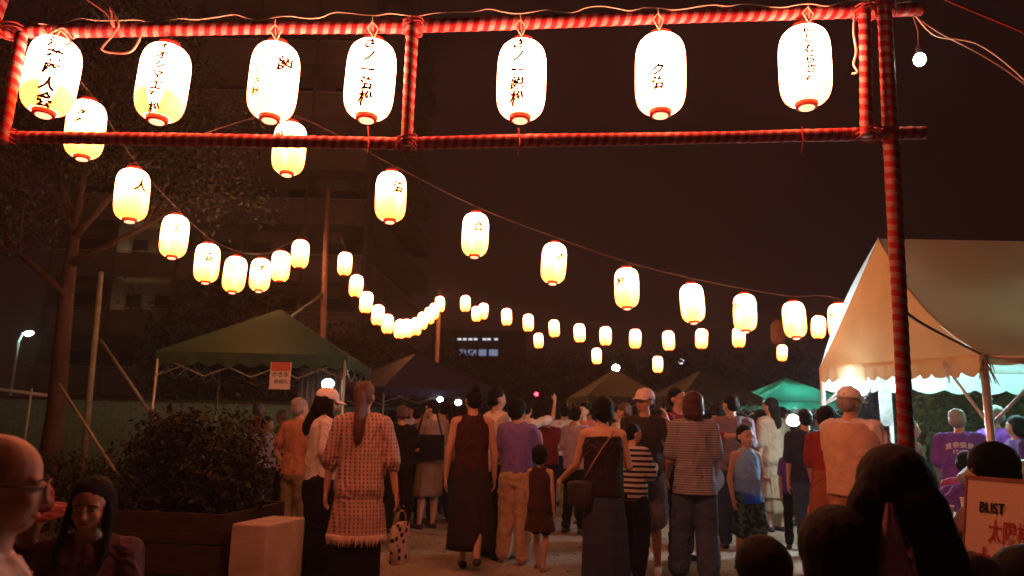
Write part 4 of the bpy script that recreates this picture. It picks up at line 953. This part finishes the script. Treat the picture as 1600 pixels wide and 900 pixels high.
person('child whose dark head just rises at the bottom edge, left of the black hooded person', PX(1182, 2.4), 2.4, 1.15, rot=10, sit=max(.12, HT_(1182, 856, 2.4)-.5*1.15), vox=.009, child=True, top=('tee', BLK, {}), bottom=('pants', DKD, {}), hair=('mop', None))
person('person whose dark head covers the lower corner of the red lettered board', PX(1578, 2.0), 2.0, 1.5, rot=20, sit=max(.12, HT_(1578, 862, 2.0)-.49*1.5), vox=.009, top=('tee', BLK, {}), bottom=('pants', DKD, {}), hair=('mop', None))
person('dark haired man in a dark red printed shirt seated behind the lettered board', PX(1547, 3.7), 3.7, 1.74, rot=25, sit=HT_(1547, 697, 3.7)-.49*1.74, vox=.009, male=True, head=(35, 5),
       top=('printed_tee', patt('maroon_print', blobs(9, -.02), (.10, .01, .015), (.5, .32, .3)), {}), bottom=('pants', DKD, {}), hair=('mop', None), arms={'l': ((.2, .5, -.9), (0, 1, .1)), 'r': ((.2, .5, -.9), (0, 1, .1))})
# -- lettered board
an = R(-52); sg = empty('lettered_board', P(1512, 750, 3.35), 0, label='orange lit board with black and red hand lettering at the right bottom', cat='sign')
U0 = P(1512, 752, 3.35); U1 = P(1640, 771, 3.02); ax = (U1-U0); ax.z = 0; ax.normalize(); nr = Vector((0, 0, 1)).cross(ax).normalized()*-1   # plane normal toward camera-left
if nr.y > 0: nr = -nr
upv = (Vector((0, 0, 1))-nr*.20).normalized(); Rb = Matrix((ax, upv.cross(ax)*1.0, upv)).transposed()
sg.matrix_world = Matrix.Translation(U0) @ Rb.to_4x4()
MB().box((.42, .012, -.33), (.86, .018, .68)).build('panel', mat('painted_board', (.66, .50, .40), .7, .08, 3), sg)
for (c, s_) in (((.42, .012, .018), (.87, .026, .016)), ((-.007, .012, -.33), (.010, .024, .69)), ((.857, .012, -.33), (.010, .024, .69))): MB().box(c, s_).build('frame', mat('board_frame', (.25, .1, .07), .7), sg)
for x in (.04, .80): MB().tube([(x, .03, 0), (x, .12, -.95)], .015, 6).build('leg', MATS['board_frame'], sg, True)
zoff = .0
REDI = mat('red_marker', (.42, .03, .015), .8, .1, bump=0)
for s, sc_, x0, z, m in (('BUST', .062, .115, -.125, INK), ('太陽楼しほし', .10, .29, -.235, REDI), ('大', .10, .09, -.355, REDI)):
    V, F = GL[s]; sx = .62 if s != 'BUST' else .78; MB().add(np.column_stack([V[:, 0]*sc_*sx+x0, np.full(len(V), -.001), V[:, 1]*sc_+z]), F).build('lettering', m, sg)
    if s == 'BUST': V = V.copy(); MB().add(np.column_stack([V[:, 0]*sc_*sx+x0+.003, np.full(len(V), -.0016), V[:, 1]*sc_+z+.001]), F).build('lettering', m, sg)

# -- main walkers
L_ = lambda x, yt, Y, c=1.0: dict(X=PX(x, Y), Y=Y, H=HT_(x, yt, Y, c))
b_, h_ = person('woman in a white cap, white tee and long black trousers beside the planter', **L_(503, 604, 6.0, 1.012), rot=-62, vox=.008, head=(0, 12), face=True,
       top=('tee', WHT_T, dict(sl=.75, ease=.014, hem=.53)), bottom=('pants', BLK, dict(wid=.026, len=.07, cuff=1.7, waist=.62)), hair=('long', HAIR, dict(front=1, to=.76, wd=.034)), hat=('cap', cl('cream_cap', (.78, .72, .70))),
       arms={'l': ((.05, .15, -1), (-.1, 1, .15)), 'r': ((.1, -.02, -1), (-.1, .9, -.35))}, stance={'l': (.05, .03), 'r': (.06, -.04)})
b_, h_ = person('woman with long auburn hair in a crocheted tunic with a fringed hem', **L_(566, 594, 5.4, 1.008), rot=-4, vox=.008, w=1.06,
       top=('tunic', patt('crochet_knit', crochet, (.55, .37, .31), (.14, .05, .04), soft=.3), dict(sl=1.2, ease=.013, hem=.31, flare=.022, fringe=cl('cream_fringe', (.62, .46, .40)))),
       bottom=('skirt', BLK, dict(len=.06, wid=.005)), hair=('long', HAIRB, dict(to=.73, wd=.052)), arms={'l': ((.28, .05, -1), (.10, .12, -1)), 'r': ((.26, .05, -1), (.16, .10, -1))}, shoes=SHOEB)
hnd = h_['r']; bgx = empty('handbag', hnd+Vector((.03, .0, -.05)), R(62), label='cream woven bag with black spots held by the woman in the crocheted tunic', cat='bag')
MB().grid([[(.10*s_*math.cos(a), .035*math.sin(a), z) for a in np.linspace(0, 2*PI, 16, endpoint=False)] for s_, z in ((.7, -.34), (1.05, -.33), (1.15, -.2), (.9, -.07), (.75, -.06))]).build('pouch', patt('spotted_bag', blobs(22, .12), (.03, .02, .02), (.65, .5, .42)), bgx, True)
MB().tube([(.06*math.cos(a), 0, -.07+.09*math.sin(a)) for a in np.linspace(0, PI, 9)], .007, 6).build('strap', SHOEB, bgx, True)
person('woman in a sleeveless dark top and ankle length skirt walking away', **L_(738, 603, 6.8, 1.015), rot=4, vox=.008,
       top=('vest_top', cl('wine_black_cloth', (.045, .015, .018)), dict(sl=0, ease=.010, hem=.5)), bottom=('skirt', cl('charcoal_cloth', (.025, .02, .024)), dict(len=.12, wid=.028)), hair=('bun', None),
       head=(18, 4), stance={'l': (.03, .10), 'r': (.04, -.13)}, arms={'l': ((.22, .02, -1), (.08, .25, -1)), 'r': ((.2, .02, -1), (.05, .3, -1))})
person('man in an orange lit white tee and wide dark trousers behind the sleeveless woman', **L_(775, 606, 7.5), rot=-60, vox=.009, male=True, face=True, top=('tee', WHT_T, dict(sl=.7, ease=.014)), bottom=('pants', BLK, dict(wid=.022, len=.06, cuff=1.5)), hair=('short', None), arms={'r': ((.1, .3, -1), (-.2, 1, .5)), 'l': ((.15, .2, -1), (-.1, 1, .2))})
b_, h_ = person('woman with black hair in a violet tee and beige trousers seen from behind', **L_(808, 624, 7.2), rot=-12, vox=.009, top=('tee', cl('violet_blue_cotton', (.20, .14, .42)), dict(sl=.6, ease=.012, hem=.54)), bottom=('pants', BEI, dict(wid=.012, len=.055)), hair=('mop', None), head=(-20, 2), shoes=SHOEB, stance={'l': (.08, .03), 'r': (.05, -.02)},
       arms={'r': ((.25, .35, -.9), (-.1, .9, .8)), 'l': ((.2, .15, -1), (.0, .7, -.4))})
person('small child in a dark dress standing by the beige trousers', **L_(845, 697, 6.9, 1.03), rot=-25, vox=.009, child=True, top=('dress', cl('dark_brown_dress', (.05, .022, .018)), dict(sl=0, hem=.32, flare=.03, ease=.014)), bottom=('pants', BLK, dict(len=.33)), hair=('mop', None), shoes=SHOEB,
       stance={'l': (.05, .08), 'r': (.06, -.06)})
person('person in a white shirt and black shorts walking away in the middle', **L_(881, 634, 12.4), rot=6, vox=.012, male=True, top=('shirt', WHT_T, dict(sl=.8, ease=.017, hem=.50)), bottom=('pants', BLK, dict(len=.27, wid=.02)), hair=('short', None), stance={'l': (.05, .08), 'r': (.05, -.06)})
b_, h_ = person('woman with bare shoulders in a black top with a thin crossbody strap', **L_(942, 622, 5.9), rot=-10, vox=.008, top=('halter', cl('black_glossy_cloth', (.02, .012, .014), rough=.45), dict(sl=.0, ease=.014, hem=.5, neck=.80)), bottom=('skirt', DKD, dict(len=.05, wid=.022)), hair=('mop', None, {}),
       head=(22, 5), arms={'l': ((.3, .25, -1), (.55, .6, -.5)), 'r': ((.25, .25, -1), (-.3, 1, .1))}, stance={'l': (.05, .07), 'r': (.08, -.05)})
Uf = h_['U']; st = [Uf((-.095, -.055, .58)), Uf((-.05, -.085, .66)), Uf((.0, -.083, .74)), Uf((.05, -.06, .81)), Uf((.062, 0, .845))]
bgx = empty('crossbody_bag', st[0]+Vector((-.03, -.01, -.10)), R(-20), label='small dark bag hanging by its strap on the bare shouldered woman', cat='bag')
MB().grid([[(.09*s_*math.cos(a), .035*math.sin(a), z) for a in np.linspace(0, 2*PI, 14, endpoint=False)] for s_, z in ((.7, -.1), (1.1, -.09), (1.1, .07), (.8, .09))]).build('pouch', SHOE, bgx, True)
o = MB().tube(st, .006, 5).build('strap', SHOEB, bgx, True); o.matrix_parent_inverse = Matrix.Identity(4); o.location = (0, 0, 0); o.data.transform((Matrix.Translation(bgx.location) @ Matrix.Rotation(R(-20), 4, 'Z')).inverted())
person('youngster in a black and white striped tee behind the bare shouldered woman', **L_(988, 662, 6.6), rot=-40, vox=.009, child=False, top=('tee', patt('bold_stripes', stripes(.045), (.02, .02, .025), (.6, .58, .56)), dict(sl=.9, ease=.013)), bottom=('pants', BLK, dict(wid=.01)), hair=('short', None), head=(-30, 8), arms={'r': ((.15, .3, -1), (-.3, 1, .4))}, shoes=SHOEW, stance={'l': (.05, .08), 'r': (.08, -.08)})
person('man in a pale pink cap raising a hand to his red lit face', **L_(1008, 606, 6.9, 1.012), rot=160, vox=.008, male=True, face=True, head=(-25, 0), skin=SKIND, top=('tee', cl('black_green_cotton', (.03, .028, .022)), dict(sl=.65)), bottom=('pants', cl('grey_shorts', (.16, .15, .17)), dict(len=.29, wid=.014)), hair=('short', None), hat=('cap', cl('pale_pink_cap', (.75, .60, .56))),
       arms={'l': ((.45, .5, -.7), (-.25, .25, 1.0)), 'r': ((.1, .1, -1), (.1, .3, -1))}, shoes=SHOEW)
person('person in a red shirt half hidden behind the bob haired woman', **L_(1060, 606, 7.5), rot=-140, vox=.010, male=True, face=True, top=('shirt', REDC, dict(sl=1.4)), bottom=('pants', BLK, {}), hair=('short', None), arms={'l': ((.4, .6, -.5), (.2, 1, .1)), 'r': ((.3, .5, -.8), (.1, 1, .2))})
b_, h_ = person('bob haired woman in a fine striped grey tee and cuffed jeans', **L_(1084, 613, 6.3), rot=-8, vox=.008, w=.98, top=('tee', patt('fine_stripes', stripes(.019), (.16, .17, .21), (.36, .36, .40)), dict(sl=.8, ease=.014, hem=.47)), bottom=('pants', DEN, dict(wid=.014, len=.09, cuff=1.3)), hair=('bob', cl('brown_hair', (.06, .025, .018), rough=.45, stretch=(6, 6, .6), bscale=90)),
       arms={'r': ((.14, .12, -1), (.02, .9, -.7)), 'l': ((.2, .1, -1), (.05, .7, -.6))}, shoes=SHOEB, stance={'l': (.09, .05), 'r': (.06, -.06)})
hc = h_['r']; fn = empty('paper_fan', hc, R(-12), label='round pale blue paper fan held by the bob haired woman', cat='fan')
q = P(1114, 748, hc.y-.12)-hc
MB().grid([[(r_*math.cos(a), y, r_*.98*math.sin(a)) for a in np.linspace(0, 2*PI, 28, endpoint=False)] for r_, y in ((.118, .003), (.12, .001), (.12, -.001), (.118, -.003))]).xf(lambda v: v+q).build('leaf', mat('fan_paper', (.55, .68, .78), .6, .05, transl=.3), fn, True)
MB().tube([Vector((0, 0, 0)), q+Vector((0, 0, -.06))], .008, 6).build('handle', WHT_T, fn, True)
for k in range(9):
    a = R(40+k*12.5); MB().tube([q+Vector((0, -.005, -.09)), q+Vector((.11*math.cos(a), -.005, .11*math.sin(a)))], .0015, 4).build('rib', mat('fan_rib', (.4, .5, .55), .6), fn)
person('man in a grey violet tee and dark jeans, his back turned near the olive tent', **L_(1144, 617, 8.3), rot=-8, vox=.010, male=True, top=('tee', GRPU, dict(sl=.75, ease=.016)), bottom=('pants', DKD, dict(wid=.006)), hair=('short', None), head=(35, 6), arms={'l': ((.3, -.05, -.9), (-.6, .5, -.4)), 'r': ((.12, .1, -1), (0, .5, -1))}, stance={'l': (.06, .03), 'r': (.06, -.03)})
b_, h_ = person('boy in a blue sleeveless shirt and patterned shorts facing the camera', **L_(1164, 664, 7.1, 1.03), rot=-165, vox=.008, child=True, face=True, head=(0, 5), top=('tank', patt('blue_block_print', blocks, (.26, .52, .95), (.02, .14, .95), soft=.1), dict(sl=0, ease=.015, hem=.47)),
       bottom=('pants', patt('splash_shorts', blobs(24, -.05), (.02, .03, .06), (.08, .20, .14)), dict(len=.29, wid=.018)), hair=('short', None), arms={'l': ((.3, .0, -1), (-.35, 1, .0)), 'r': ((.25, -.05, -1), (.05, .35, -1))}, stance={'l': (.08, .04), 'r': (.07, -.03)}, shoes=SHOE)
person('long haired woman in a tan dress beyond the boy in blue', **L_(1206, 622, 9.8), rot=25, vox=.011, top=('dress', TAN, dict(sl=.9, hem=.25, flare=.03, ease=.016)), bottom=('skirt', TAN, dict(len=.14, wid=.02)), hair=('long', None, dict(to=.78)))
person('man in a navy shirt seen from behind in front of the floodlight', **L_(1259, 640, 7.9), rot=-5, vox=.010, male=True, top=('shirt', NAVY, dict(sl=.8, ease=.017)), bottom=('pants', DEN, dict(wid=.004)), hair=('short', None), stance={'l': (.05, -.06), 'r': (.05, .06)})
person('child in a purple top squeezed between the tan dress and the navy shirt', **L_(1236, 690, 8.4), rot=-20, vox=.011, child=True, top=('tee', cl('deep_purple_cotton', (.12, .04, .22)), {}), bottom=('pants', BLK, {}), hair=('short', None))
b_, h_ = person('black haired woman in a red blouse leaning toward the orange vest man', **L_(1291, 636, 6.9), rot=-35, vox=.009, top=('blouse', REDC, dict(sl=.9)), bottom=('skirt', cl('rust_skirt', (.30, .09, .04)), dict(len=.3, wid=.02)), hair=('mop', None), lean=6, arms={'l': ((.15, .2, -1), (0, .6, -.8)), 'r': ((.15, .3, -1), (0, 1, -.2))})
tt = empty('tote_bag', h_['l']+Vector((.04, -.02, -.04)), R(8), label='orange cloth bag hanging from the hand of the woman in the red blouse', cat='bag')
MB().grid([[(.15*s_*math.cos(a), .05*math.sin(a), z) for a in np.linspace(0, 2*PI, 16, endpoint=False)] for s_, z in ((.7, -.36), (1.05, -.34), (1., -.2), (.85, -.06))]).build('pouch', cl('orange_canvas', (.55, .17, .05)), tt, True)
MB().tube([(.09*math.cos(a), 0, -.06+.08*math.sin(a)) for a in np.linspace(0, PI, 9)], .006, 6).build('strap', TAN, tt, True)
b_, h_ = person('man in a white cap and orange vest holding papers by the big tent', **L_(1330, 603, 5.7, 1.012), rot=-48, vox=.008, male=True, head=(-18, 6), face=True, hair=('short', HAIRG), hat=('cap', cl('white_cap', (.80, .80, .80))), w=1.05,
       top=('shirt', WHT_T, dict(sl=1.15, ease=.016, hem=.5)), bottom=('pants', cl('orange_brown_trousers', (.45, .25, .15)), dict(wid=.008)), arms={'l': ((.1, .45, -.9), (.1, 1, .15)), 'r': ((.15, .45, -.9), (-.1, 1, .25))})
ov = MB(); vr = [(0, 0, .50, .096, .074), (0, 0, .56, .096, .074), (0, 0, .63, .095, .072), (0, 0, .70, .100, .076), (0, 0, .76, .106, .078), (0, -.004, .80, .098, .068), (0, -.004, .835, .062, .046)]
H_ = HT_(1330, 603, 5.7)/1.012
vr2 = [[Vector(((x+(rx*1.08+.019)*math.cos(t))*H_*1.05, (y+(ry*1.02+.024)*math.sin(t))*H_, z*H_)) for t in np.linspace(0, 2*PI, 28, endpoint=False)] for x, y, z, rx, ry in vr]
o = ov.grid(vr2).build('vest', cl('orange_vest', (.58, .40, .28)), b_, True); fuse(o, .011, 2, .003)
pp = empty('paper_sheets', h_['r']+Vector((.04, .02, .02)), R(-30), label='white sheets in the hand of the man in the orange vest', cat='papers')
for k in range(3): MB().box((.004*k, 0, .012*k), (.21, .16, .002), Matrix.Rotation(R(4*k-18), 3, 'X')).build('sheet', mat('sheet_paper', (.8, .8, .78), .7, .04), pp)
# -- under the big tent
b_, h_ = person('grey haired man in a purple staff shirt with white print on the back', **L_(1500, 636, 6.9), rot=-30, lean=14, vox=.009, male=True, top=('staff_tee', PURP, dict(sl=.75, ease=.018)), bottom=('pants', WHT_T, {}), hair=('short', HAIRG), head=(-15, -10), arms={'l': ((.15, .5, -.9), (0, 1, -.3)), 'r': ((.15, .5, -.9), (0, 1, -.3))})
Hs = HT_(1500, 636, 6.9); Rl_ = Matrix.Rotation(R(-14), 3, 'X'); pv = Vector((0, 0, .51*Hs))
mb = MB(); pw = mat('white_print', (.8, .8, .78), .7, .03, bump=0)
def backprint(s, x0, z0, sc_, arc=0):
    V, F = GL[s]; c_ = (V[:, 0].min()+V[:, 0].max())/2 if len(V) else 0; out_ = []
    for v in V:
        x = (v[0]-c_)*sc_+x0; z = v[1]*sc_+z0-arc*x*x; tx = x/(.112*Hs); y = -(.088*Hs)*math.sqrt(max(.05, 1-tx*tx*.8))-.006
        out_.append(pv+Rl_@(Vector((x, y, z))-pv))
    mb.add([tuple(v) for v in out_], F)
for k, ch in enumerate('夏祭委員'):
    V, F = GL['夏祭委員']; break
backprint('夏祭委員', -.01, .745*Hs, .058, 1.2); backprint('STAFF', -.01, .708*Hs, .044, .6)
mb.build('back_print', pw, b_)
person('man in a purple shirt facing left beyond the near tent leg', X=PX(1556, 7.6), Y=7.6, H=HT_(1556, 634, 7.6), rot=100, vox=.011, male=True, top=('tee', PURP, {}), bottom=('pants', BLK, {}), hair=('short', HAIRG), face=True)
person('dark haired woman in a deep purple shirt under the tent at the right edge', X=PX(1588, 7.2), Y=7.2, H=HT_(1588, 650, 7.2), rot=75, vox=.011, top=('tee', cl('dull_purple', (.09, .05, .17)), {}), bottom=('pants', BLK, {}), hair=('bob', None), face=True)
person('grey haired person in a purple top bending over the white table', X=PX(1456, 5.9), Y=5.9, H=1.58, rot=-70, sit=.42, lean=38, vox=.009, head=(0, 20), top=('tee', PURP, dict(sl=.8)), bottom=('pants', BLK, {}), hair=('bob', HAIRG), arms={'l': ((.1, .6, -1), (0, 1, .1)), 'r': ((.1, .6, -1), (0, 1, .1))})
person('woman in a magenta top seated between the purple shirts', X=PX(1486, 6.3), Y=6.3, H=1.52, rot=-60, sit=.40, lean=18, vox=.010, top=('tee', cl('magenta_cotton', (.38, .06, .22)), dict(sl=.8)), bottom=('pants', BLK, {}), hair=('short', None))
person('brown haired person in a rust top right behind the wrapped post', X=PX(1424, 7.4), Y=7.4, H=HT_(1424, 655, 7.4), rot=-110, vox=.011, top=('tee', cl('rust_top', (.25, .09, .05)), {}), bottom=('pants', BLK, {}), hair=('short', HAIRB))
tbx = empty('folding_table', P(1478, 800, 5.1), R(-6), label='white topped folding table strewn with cups at the right', cat='table'); tz = P(1478, 806, 5.1).z; tbx.location.z = 0
MB().box((.35, 0, tz-.015), (1.5, .6, .03)).build('table_top', mat('table_white', (.6, .56, .48), .6, .1), tbx)
for x in (-.35, 1.05):
    for y in (-.25, .25): MB().tube([(x, y, 0), (x, y, tz-.03)], .013, 8).build('leg', TPM, tbx, True)
CUPL = ['white cup nearest the long haired woman on the folding table', 'cup with a red rim in the middle of the folding table', 'tall white cup beside the bending grey haired person', 'small white bowl at the back of the folding table', 'white cup at the front edge of the folding table']
for k, (x, y, h, r_) in enumerate(((-.18, -.05, .09, .035), (-.02, .08, .08, .038), (.10, -.06, .12, .03), (.02, .22, .05, .06), (-.10, -.2, .08, .035))):
    c = empty('cup', Vector((tbx.location.x+x, tbx.location.y+y, tz+.002)), 0, label=CUPL[k], cat='cup')
    MB().grid([[(a_*math.cos(t), a_*math.sin(t), z) for t in np.linspace(0, 2*PI, 16, endpoint=False)] for a_, z in ((r_*.75, 0), (r_, h), (r_*1.05, h+.003), (r_*.9, h-.002), (r_*.7, .004))]).build('cup_body', MATS['cup_white'], c, True)
    MB().tube([(r_*1.02*math.cos(t), r_*1.02*math.sin(t), h) for t in np.linspace(0, 2*PI, 17)], .003, 5).build('rim', REDC if k == 1 else MATS['cup_white'], c, True)
bx = empty('cooler_box', P(1585, 745, 6.3), 0, label='pale cream box standing under the tent at the right edge', cat='box'); bz = P(1585, 718, 6.3).z; bx.location.z = 0
MB().box((.12, 0, bz*.45), (.5, .4, bz*.9)).build('body', mat('cream_plastic', (.6, .62, .45), .5), bx); MB().box((.12, 0, bz*.95), (.54, .44, bz*.1-.004)).build('lid', MATS['cream_plastic'], bx)
# -- crowd beyond
M1 = dict(
 a=('woman in a brown tee carrying a black bag at her hip, beyond the crochet tunic', 676, 626, 9.4, 10, BRN, ('skirt', BRN, dict(len=.25, wid=.01)), ('short', None), {}),
 b=('red lit person in a dark apron facing right beside the brown tee', 627, 634, 9.0, -60, BLK, ('pants', BLK, {}), ('short', HAIRB), dict(face=True)),
 c=('person in a pale tee standing just right of the crochet tunic shoulder', 645, 630, 11.0, -20, GRYT, ('pants', DKD, {}), ('short', None), {}),
 d=('person in a rust tee with arms bent under the green tent edge', 466, 622, 7.4, -30, cl('rust_check', (.42, .20, .13)), ('pants', KHA, {}), ('short', HAIRG), dict(male=True)),
 e=('person in a yellow green top under the green tent', 440, 640, 10.6, 150, YEL, ('pants', BLK, {}), ('short', HAIRG), {}),
 f=('person in a pink top farthest left under the green tent', 400, 630, 10.8, -80, PNK, ('pants', DKD, {}), ('short', HAIRG), {}),
 g=('child in a pale blue top bending under the green tent', 416, 655, 10.2, -90, cl('pale_blue_cotton', (.35, .42, .6)), ('pants', DKD, {}), ('short', None), dict(child=True)),
 h=('person in a maroon tee left of the white shirted walker', 855, 643, 10.6, -20, MAROON, ('pants', BLK, {}), ('short', None), {}),
 i=('red lit person in a terracotta top right of the white shirted walker', 912, 630, 10.2, 140, cl('terracotta_cotton', (.36, .12, .08)), ('pants', DKD, {}), ('short', None), dict(face=True)),
 j=('dark clothed person between the bare shouldered woman and the pink cap', 968, 636, 11.8, 10, BLK, ('pants', BLK, {}), ('short', None), {}),
 k=('person in a white tee beyond the violet tee raising an arm', 822, 628, 10.4, -40, WHT_T, ('pants', DKD, {}), ('short', None), dict(arms={'r': ((.4, .4, .2), (-.1, .3, 1))})),
 l=('pale pink shirted person seen between the white tee man and the violet tee', 790, 632, 9.6, 30, PNK, ('pants', BLK, {}), ('pony', None), {}),
 m=('person in a brown dress beside the tan dress', 1188, 640, 11.4, -10, BRN, ('skirt', BRN, dict(len=.2, wid=.02)), ('bob', None), {}),
 n=('person in a black tee under the turquoise tent, left of the floodlight', 1222, 650, 13.0, 20, BLK, ('pants', BLK, {}), ('short', None), {}),
 o=('person in a teal top between the floodlight and the small white lamp', 1262, 640, 11.6, -30, TEAL, ('pants', BLK, {}), ('short', None), dict(male=True)),
 p=('person in a dull grey tee deep in the crowd above the fan', 1118, 632, 12.6, 0, GRYT, ('pants', DKD, {}), ('short', None), {}),
 q=('person in dark jeans walking beyond the sleeveless woman, on her left', 705, 634, 11.0, -10, GRPU, ('pants', DKD, {}), ('long', None), {}),
 r=('person in khaki beyond the bare shouldered woman, on her left', 925, 640, 13.2, 60, KHA, ('pants', KHA, {}), ('short', None), {}),
 s=('person in black leaning near the maroon tee', 838, 646, 13.4, 40, BLK, ('pants', DKD, {}), ('bob', None), {}),
 t=('person in a pale tee just left of the pink cap man, farther off', 990, 642, 14.0, -60, WHT_T, ('pants', BLK, {}), ('short', None), {}),
 u=('person in a red top far off between the two grey tents', 1042, 640, 13.6, 20, REDC, ('pants', BLK, {}), ('short', None), {}),
 v=('person in a beige top far off beneath the purple tent', 660, 640, 13.0, 160, BEI, ('pants', BLK, {}), ('short', None), {}),
 w=('person in dark violet beneath the purple tent edge', 612, 640, 12.2, 30, cl('dark_violet', (.08, .04, .12)), ('pants', BLK, {}), ('bob', None), {}),
 x=('person in a dark tee right of the square white lamp', 756, 634, 12.0, -10, DKD, ('pants', BLK, {}), ('short', None), dict(male=True)),
 y=('person in a brown vest beyond the pale fan', 1130, 640, 10.4, 20, cl('brown_vest', (.14, .08, .06)), ('pants', KHA, {}), ('lowbun', None), {}),
 aa=('person in a charcoal top at the far left of the middle crowd', 596, 640, 14.5, 20, cl('charcoal_top', (.04, .04, .045)), ('pants', BLK, {}), ('short', None), {}),
 ab=('person in a slate top far off under the purple tent beside the red lit one', 640, 644, 15.5, -30, cl('slate_top', (.10, .11, .14)), ('pants', BLK, {}), ('bob', None), {}),
 ac=('person in a wine top just left of the square white lamp, farther off', 692, 642, 16.0, 10, cl('wine_top', (.14, .03, .05)), ('pants', BLK, {}), ('short', None), {}),
 ad=('person in a dark green top beyond the child in the dark dress', 862, 646, 15.0, -15, cl('dark_green_top', (.03, .07, .04)), ('pants', BLK, {}), ('short', None), {}),
 ae=('person in a plum top right of the white shirted walker, far away', 896, 647, 16.5, 25, cl('plum_top', (.12, .05, .10)), ('pants', DKD, {}), ('bob', None), {}),
 af=('person in an ochre top beneath the small grey tent, on its left', 940, 648, 16.0, -20, cl('ochre_top', (.26, .17, .06)), ('pants', BLK, {}), ('short', None), {}),
 ag=('person in a dark blue top beneath the small grey tent, on its right', 1000, 648, 17.0, 0, cl('dark_blue_top', (.03, .04, .10)), ('pants', BLK, {}), ('short', None), {}),
 ah=('person in a cream top beneath the olive tent behind the red shirt', 1032, 646, 15.5, 150, cl('cream_top', (.5, .44, .34)), ('pants', BLK, {}), ('short', None), {}),
 ai=('person in a black dress beyond the grey violet man, on his left', 1108, 644, 13.8, 10, BLK, ('skirt', BLK, dict(len=.3)), ('long', None), {}),
 aj=('person in a moss top between the boy in blue and the tan dress, far off', 1182, 650, 15.0, -20, cl('moss_top', (.12, .13, .05)), ('pants', BLK, {}), ('short', None), {}),
 ak=('person in a steel blue top lit by the floodlight under the turquoise tent', 1205, 652, 15.2, 30, cl('steel_blue_top', (.14, .20, .27)), ('pants', BLK, {}), ('short', None), {}),
 al=('person in a dark coat beyond the woman in the red blouse', 1284, 648, 12.5, -30, DKD, ('pants', BLK, {}), ('short', None), dict(male=True)),
 am=('person in a mustard top beyond the violet tee, on the left of the child', 826, 650, 16.5, 0, cl('mustard_top', (.30, .20, .05)), ('pants', BLK, {}), ('short', None), {}),
 an=('person in a copper top close behind the woman with the black hip bag', 690, 628, 10.0, 20, cl('copper_top', (.26, .10, .05)), ('pants', DKD, {}), ('pony', None), {}),
 ao=('person in a dark teal top left of the woman with the black hip bag', 652, 636, 9.9, -40, cl('dark_teal_top', (.03, .09, .10)), ('pants', BLK, {}), ('short', None), {}),
 ap=('person in a sand top just beyond the pink cap man, on his left', 978, 630, 9.0, 30, cl('sand_top', (.36, .28, .19)), ('pants', KHA, {}), ('short', HAIRB), {}),
 aq=('person in a pale violet top between the terracotta top and the bare shoulders', 900, 636, 9.3, -30, cl('pale_violet_top', (.30, .24, .36)), ('pants', BLK, {}), ('lowbun', None), {}),
 ar=('person in a dusty rose top between the fan and the boy in blue, far off', 1128, 630, 9.5, 0, cl('dusty_rose_top', (.32, .16, .16)), ('pants', DKD, {}), ('short', None), {}),
 at=('person in an ash top right of the tan dress', 1224, 636, 10.6, -30, cl('ash_top', (.22, .22, .22)), ('pants', BLK, {}), ('pony', None), {}),
 au=('child in a lemon top in the crowd right of the black hip bag', 716, 676, 10.2, 0, cl('lemon_top', (.50, .46, .15)), ('pants', DKD, {}), ('mop', None), dict(child=True)),
 av=('person in an indigo top left of the child in the dark dress', 784, 640, 8.8, 20, cl('indigo_top', (.05, .05, .18)), ('pants', BLK, {}), ('short', None), {}),
 z=('child in dark clothes beneath the small grey tent', 948, 668, 12.8, -30, NAVY, ('pants', BLK, {}), ('short', None), dict(child=True)))
POSES = [{}, {'l': ((.12, .25, -1), (-.3, 1, .3)), 'r': ((.12, .2, -1), (-.4, 1, .2))}, {'r': ((.2, .35, -1), (-.3, .7, 1.0))}, {'l': ((.35, -.1, -.8), (-.5, .3, -.9))}, {'l': ((.1, .3, -1), (0, 1, -.2))},
         {'r': ((.5, .2, -.8), (-.7, .4, -.3)), 'l': ((.14, .1, -1), (0, .4, -1))}]
for k, (lab, x, yt, Y, rot, m, bot, hr, ex) in M1.items():
    ex = dict(ex); ex.setdefault('arms', random.choice(POSES)); ex.setdefault('head', (random.uniform(-45, 45), random.uniform(-4, 14))); ex['w'] = random.uniform(.92, 1.12); rot = rot+random.choice((-70, -35, 0, 0, 30, 60)); ex['stance'] = {'l': (random.uniform(.04, .09), random.uniform(-.06, .06)), 'r': (random.uniform(.04, .09), random.uniform(-.06, .06))}
    person(lab, PX(x, Y), Y, HT_(x, yt, Y), rot=rot, vox=.0135, top=('tee', m, dict(ease=.014, sl=.7)), bottom=bot, hair=hr, group='festival goers in the crowd beyond', **ex)
bk = empty('shoulder_bag', (PX(672, 9.25), 9.22, .98), 0, label='large black bag on the hip of the woman in the brown tee', cat='bag')
MB().box((0, 0, 0), (.36, .11, .30)).build('pouch', BLK, bk); MB().tube([(-.15, 0, .14), (-.08, -.02, .45), (.05, .02, .50), (.15, 0, .14)], .012, 6).build('strap', BLK, bk, True)
resolve()
# ------------------------------------------------------------------ night haze added to imitate lens bloom round the lanterns
hm, t, b = _base('bloom_haze'); t.nodes.remove(b); pv_ = t.nodes.new('ShaderNodeVolumePrincipled'); pv_.inputs['Density'].default_value = .0024; pv_.inputs['Color'].default_value = (.9, .85, .85, 1); pv_.inputs['Anisotropy'].default_value = .35
t.links.new(pv_.outputs[0], t.nodes['Material Output'].inputs['Volume'])
tag(MB().box((0, 35, 16.5), (130, 90, 35)).build('glow_haze', hm), kind='stuff')
SC.cycles.volume_bounces = 0
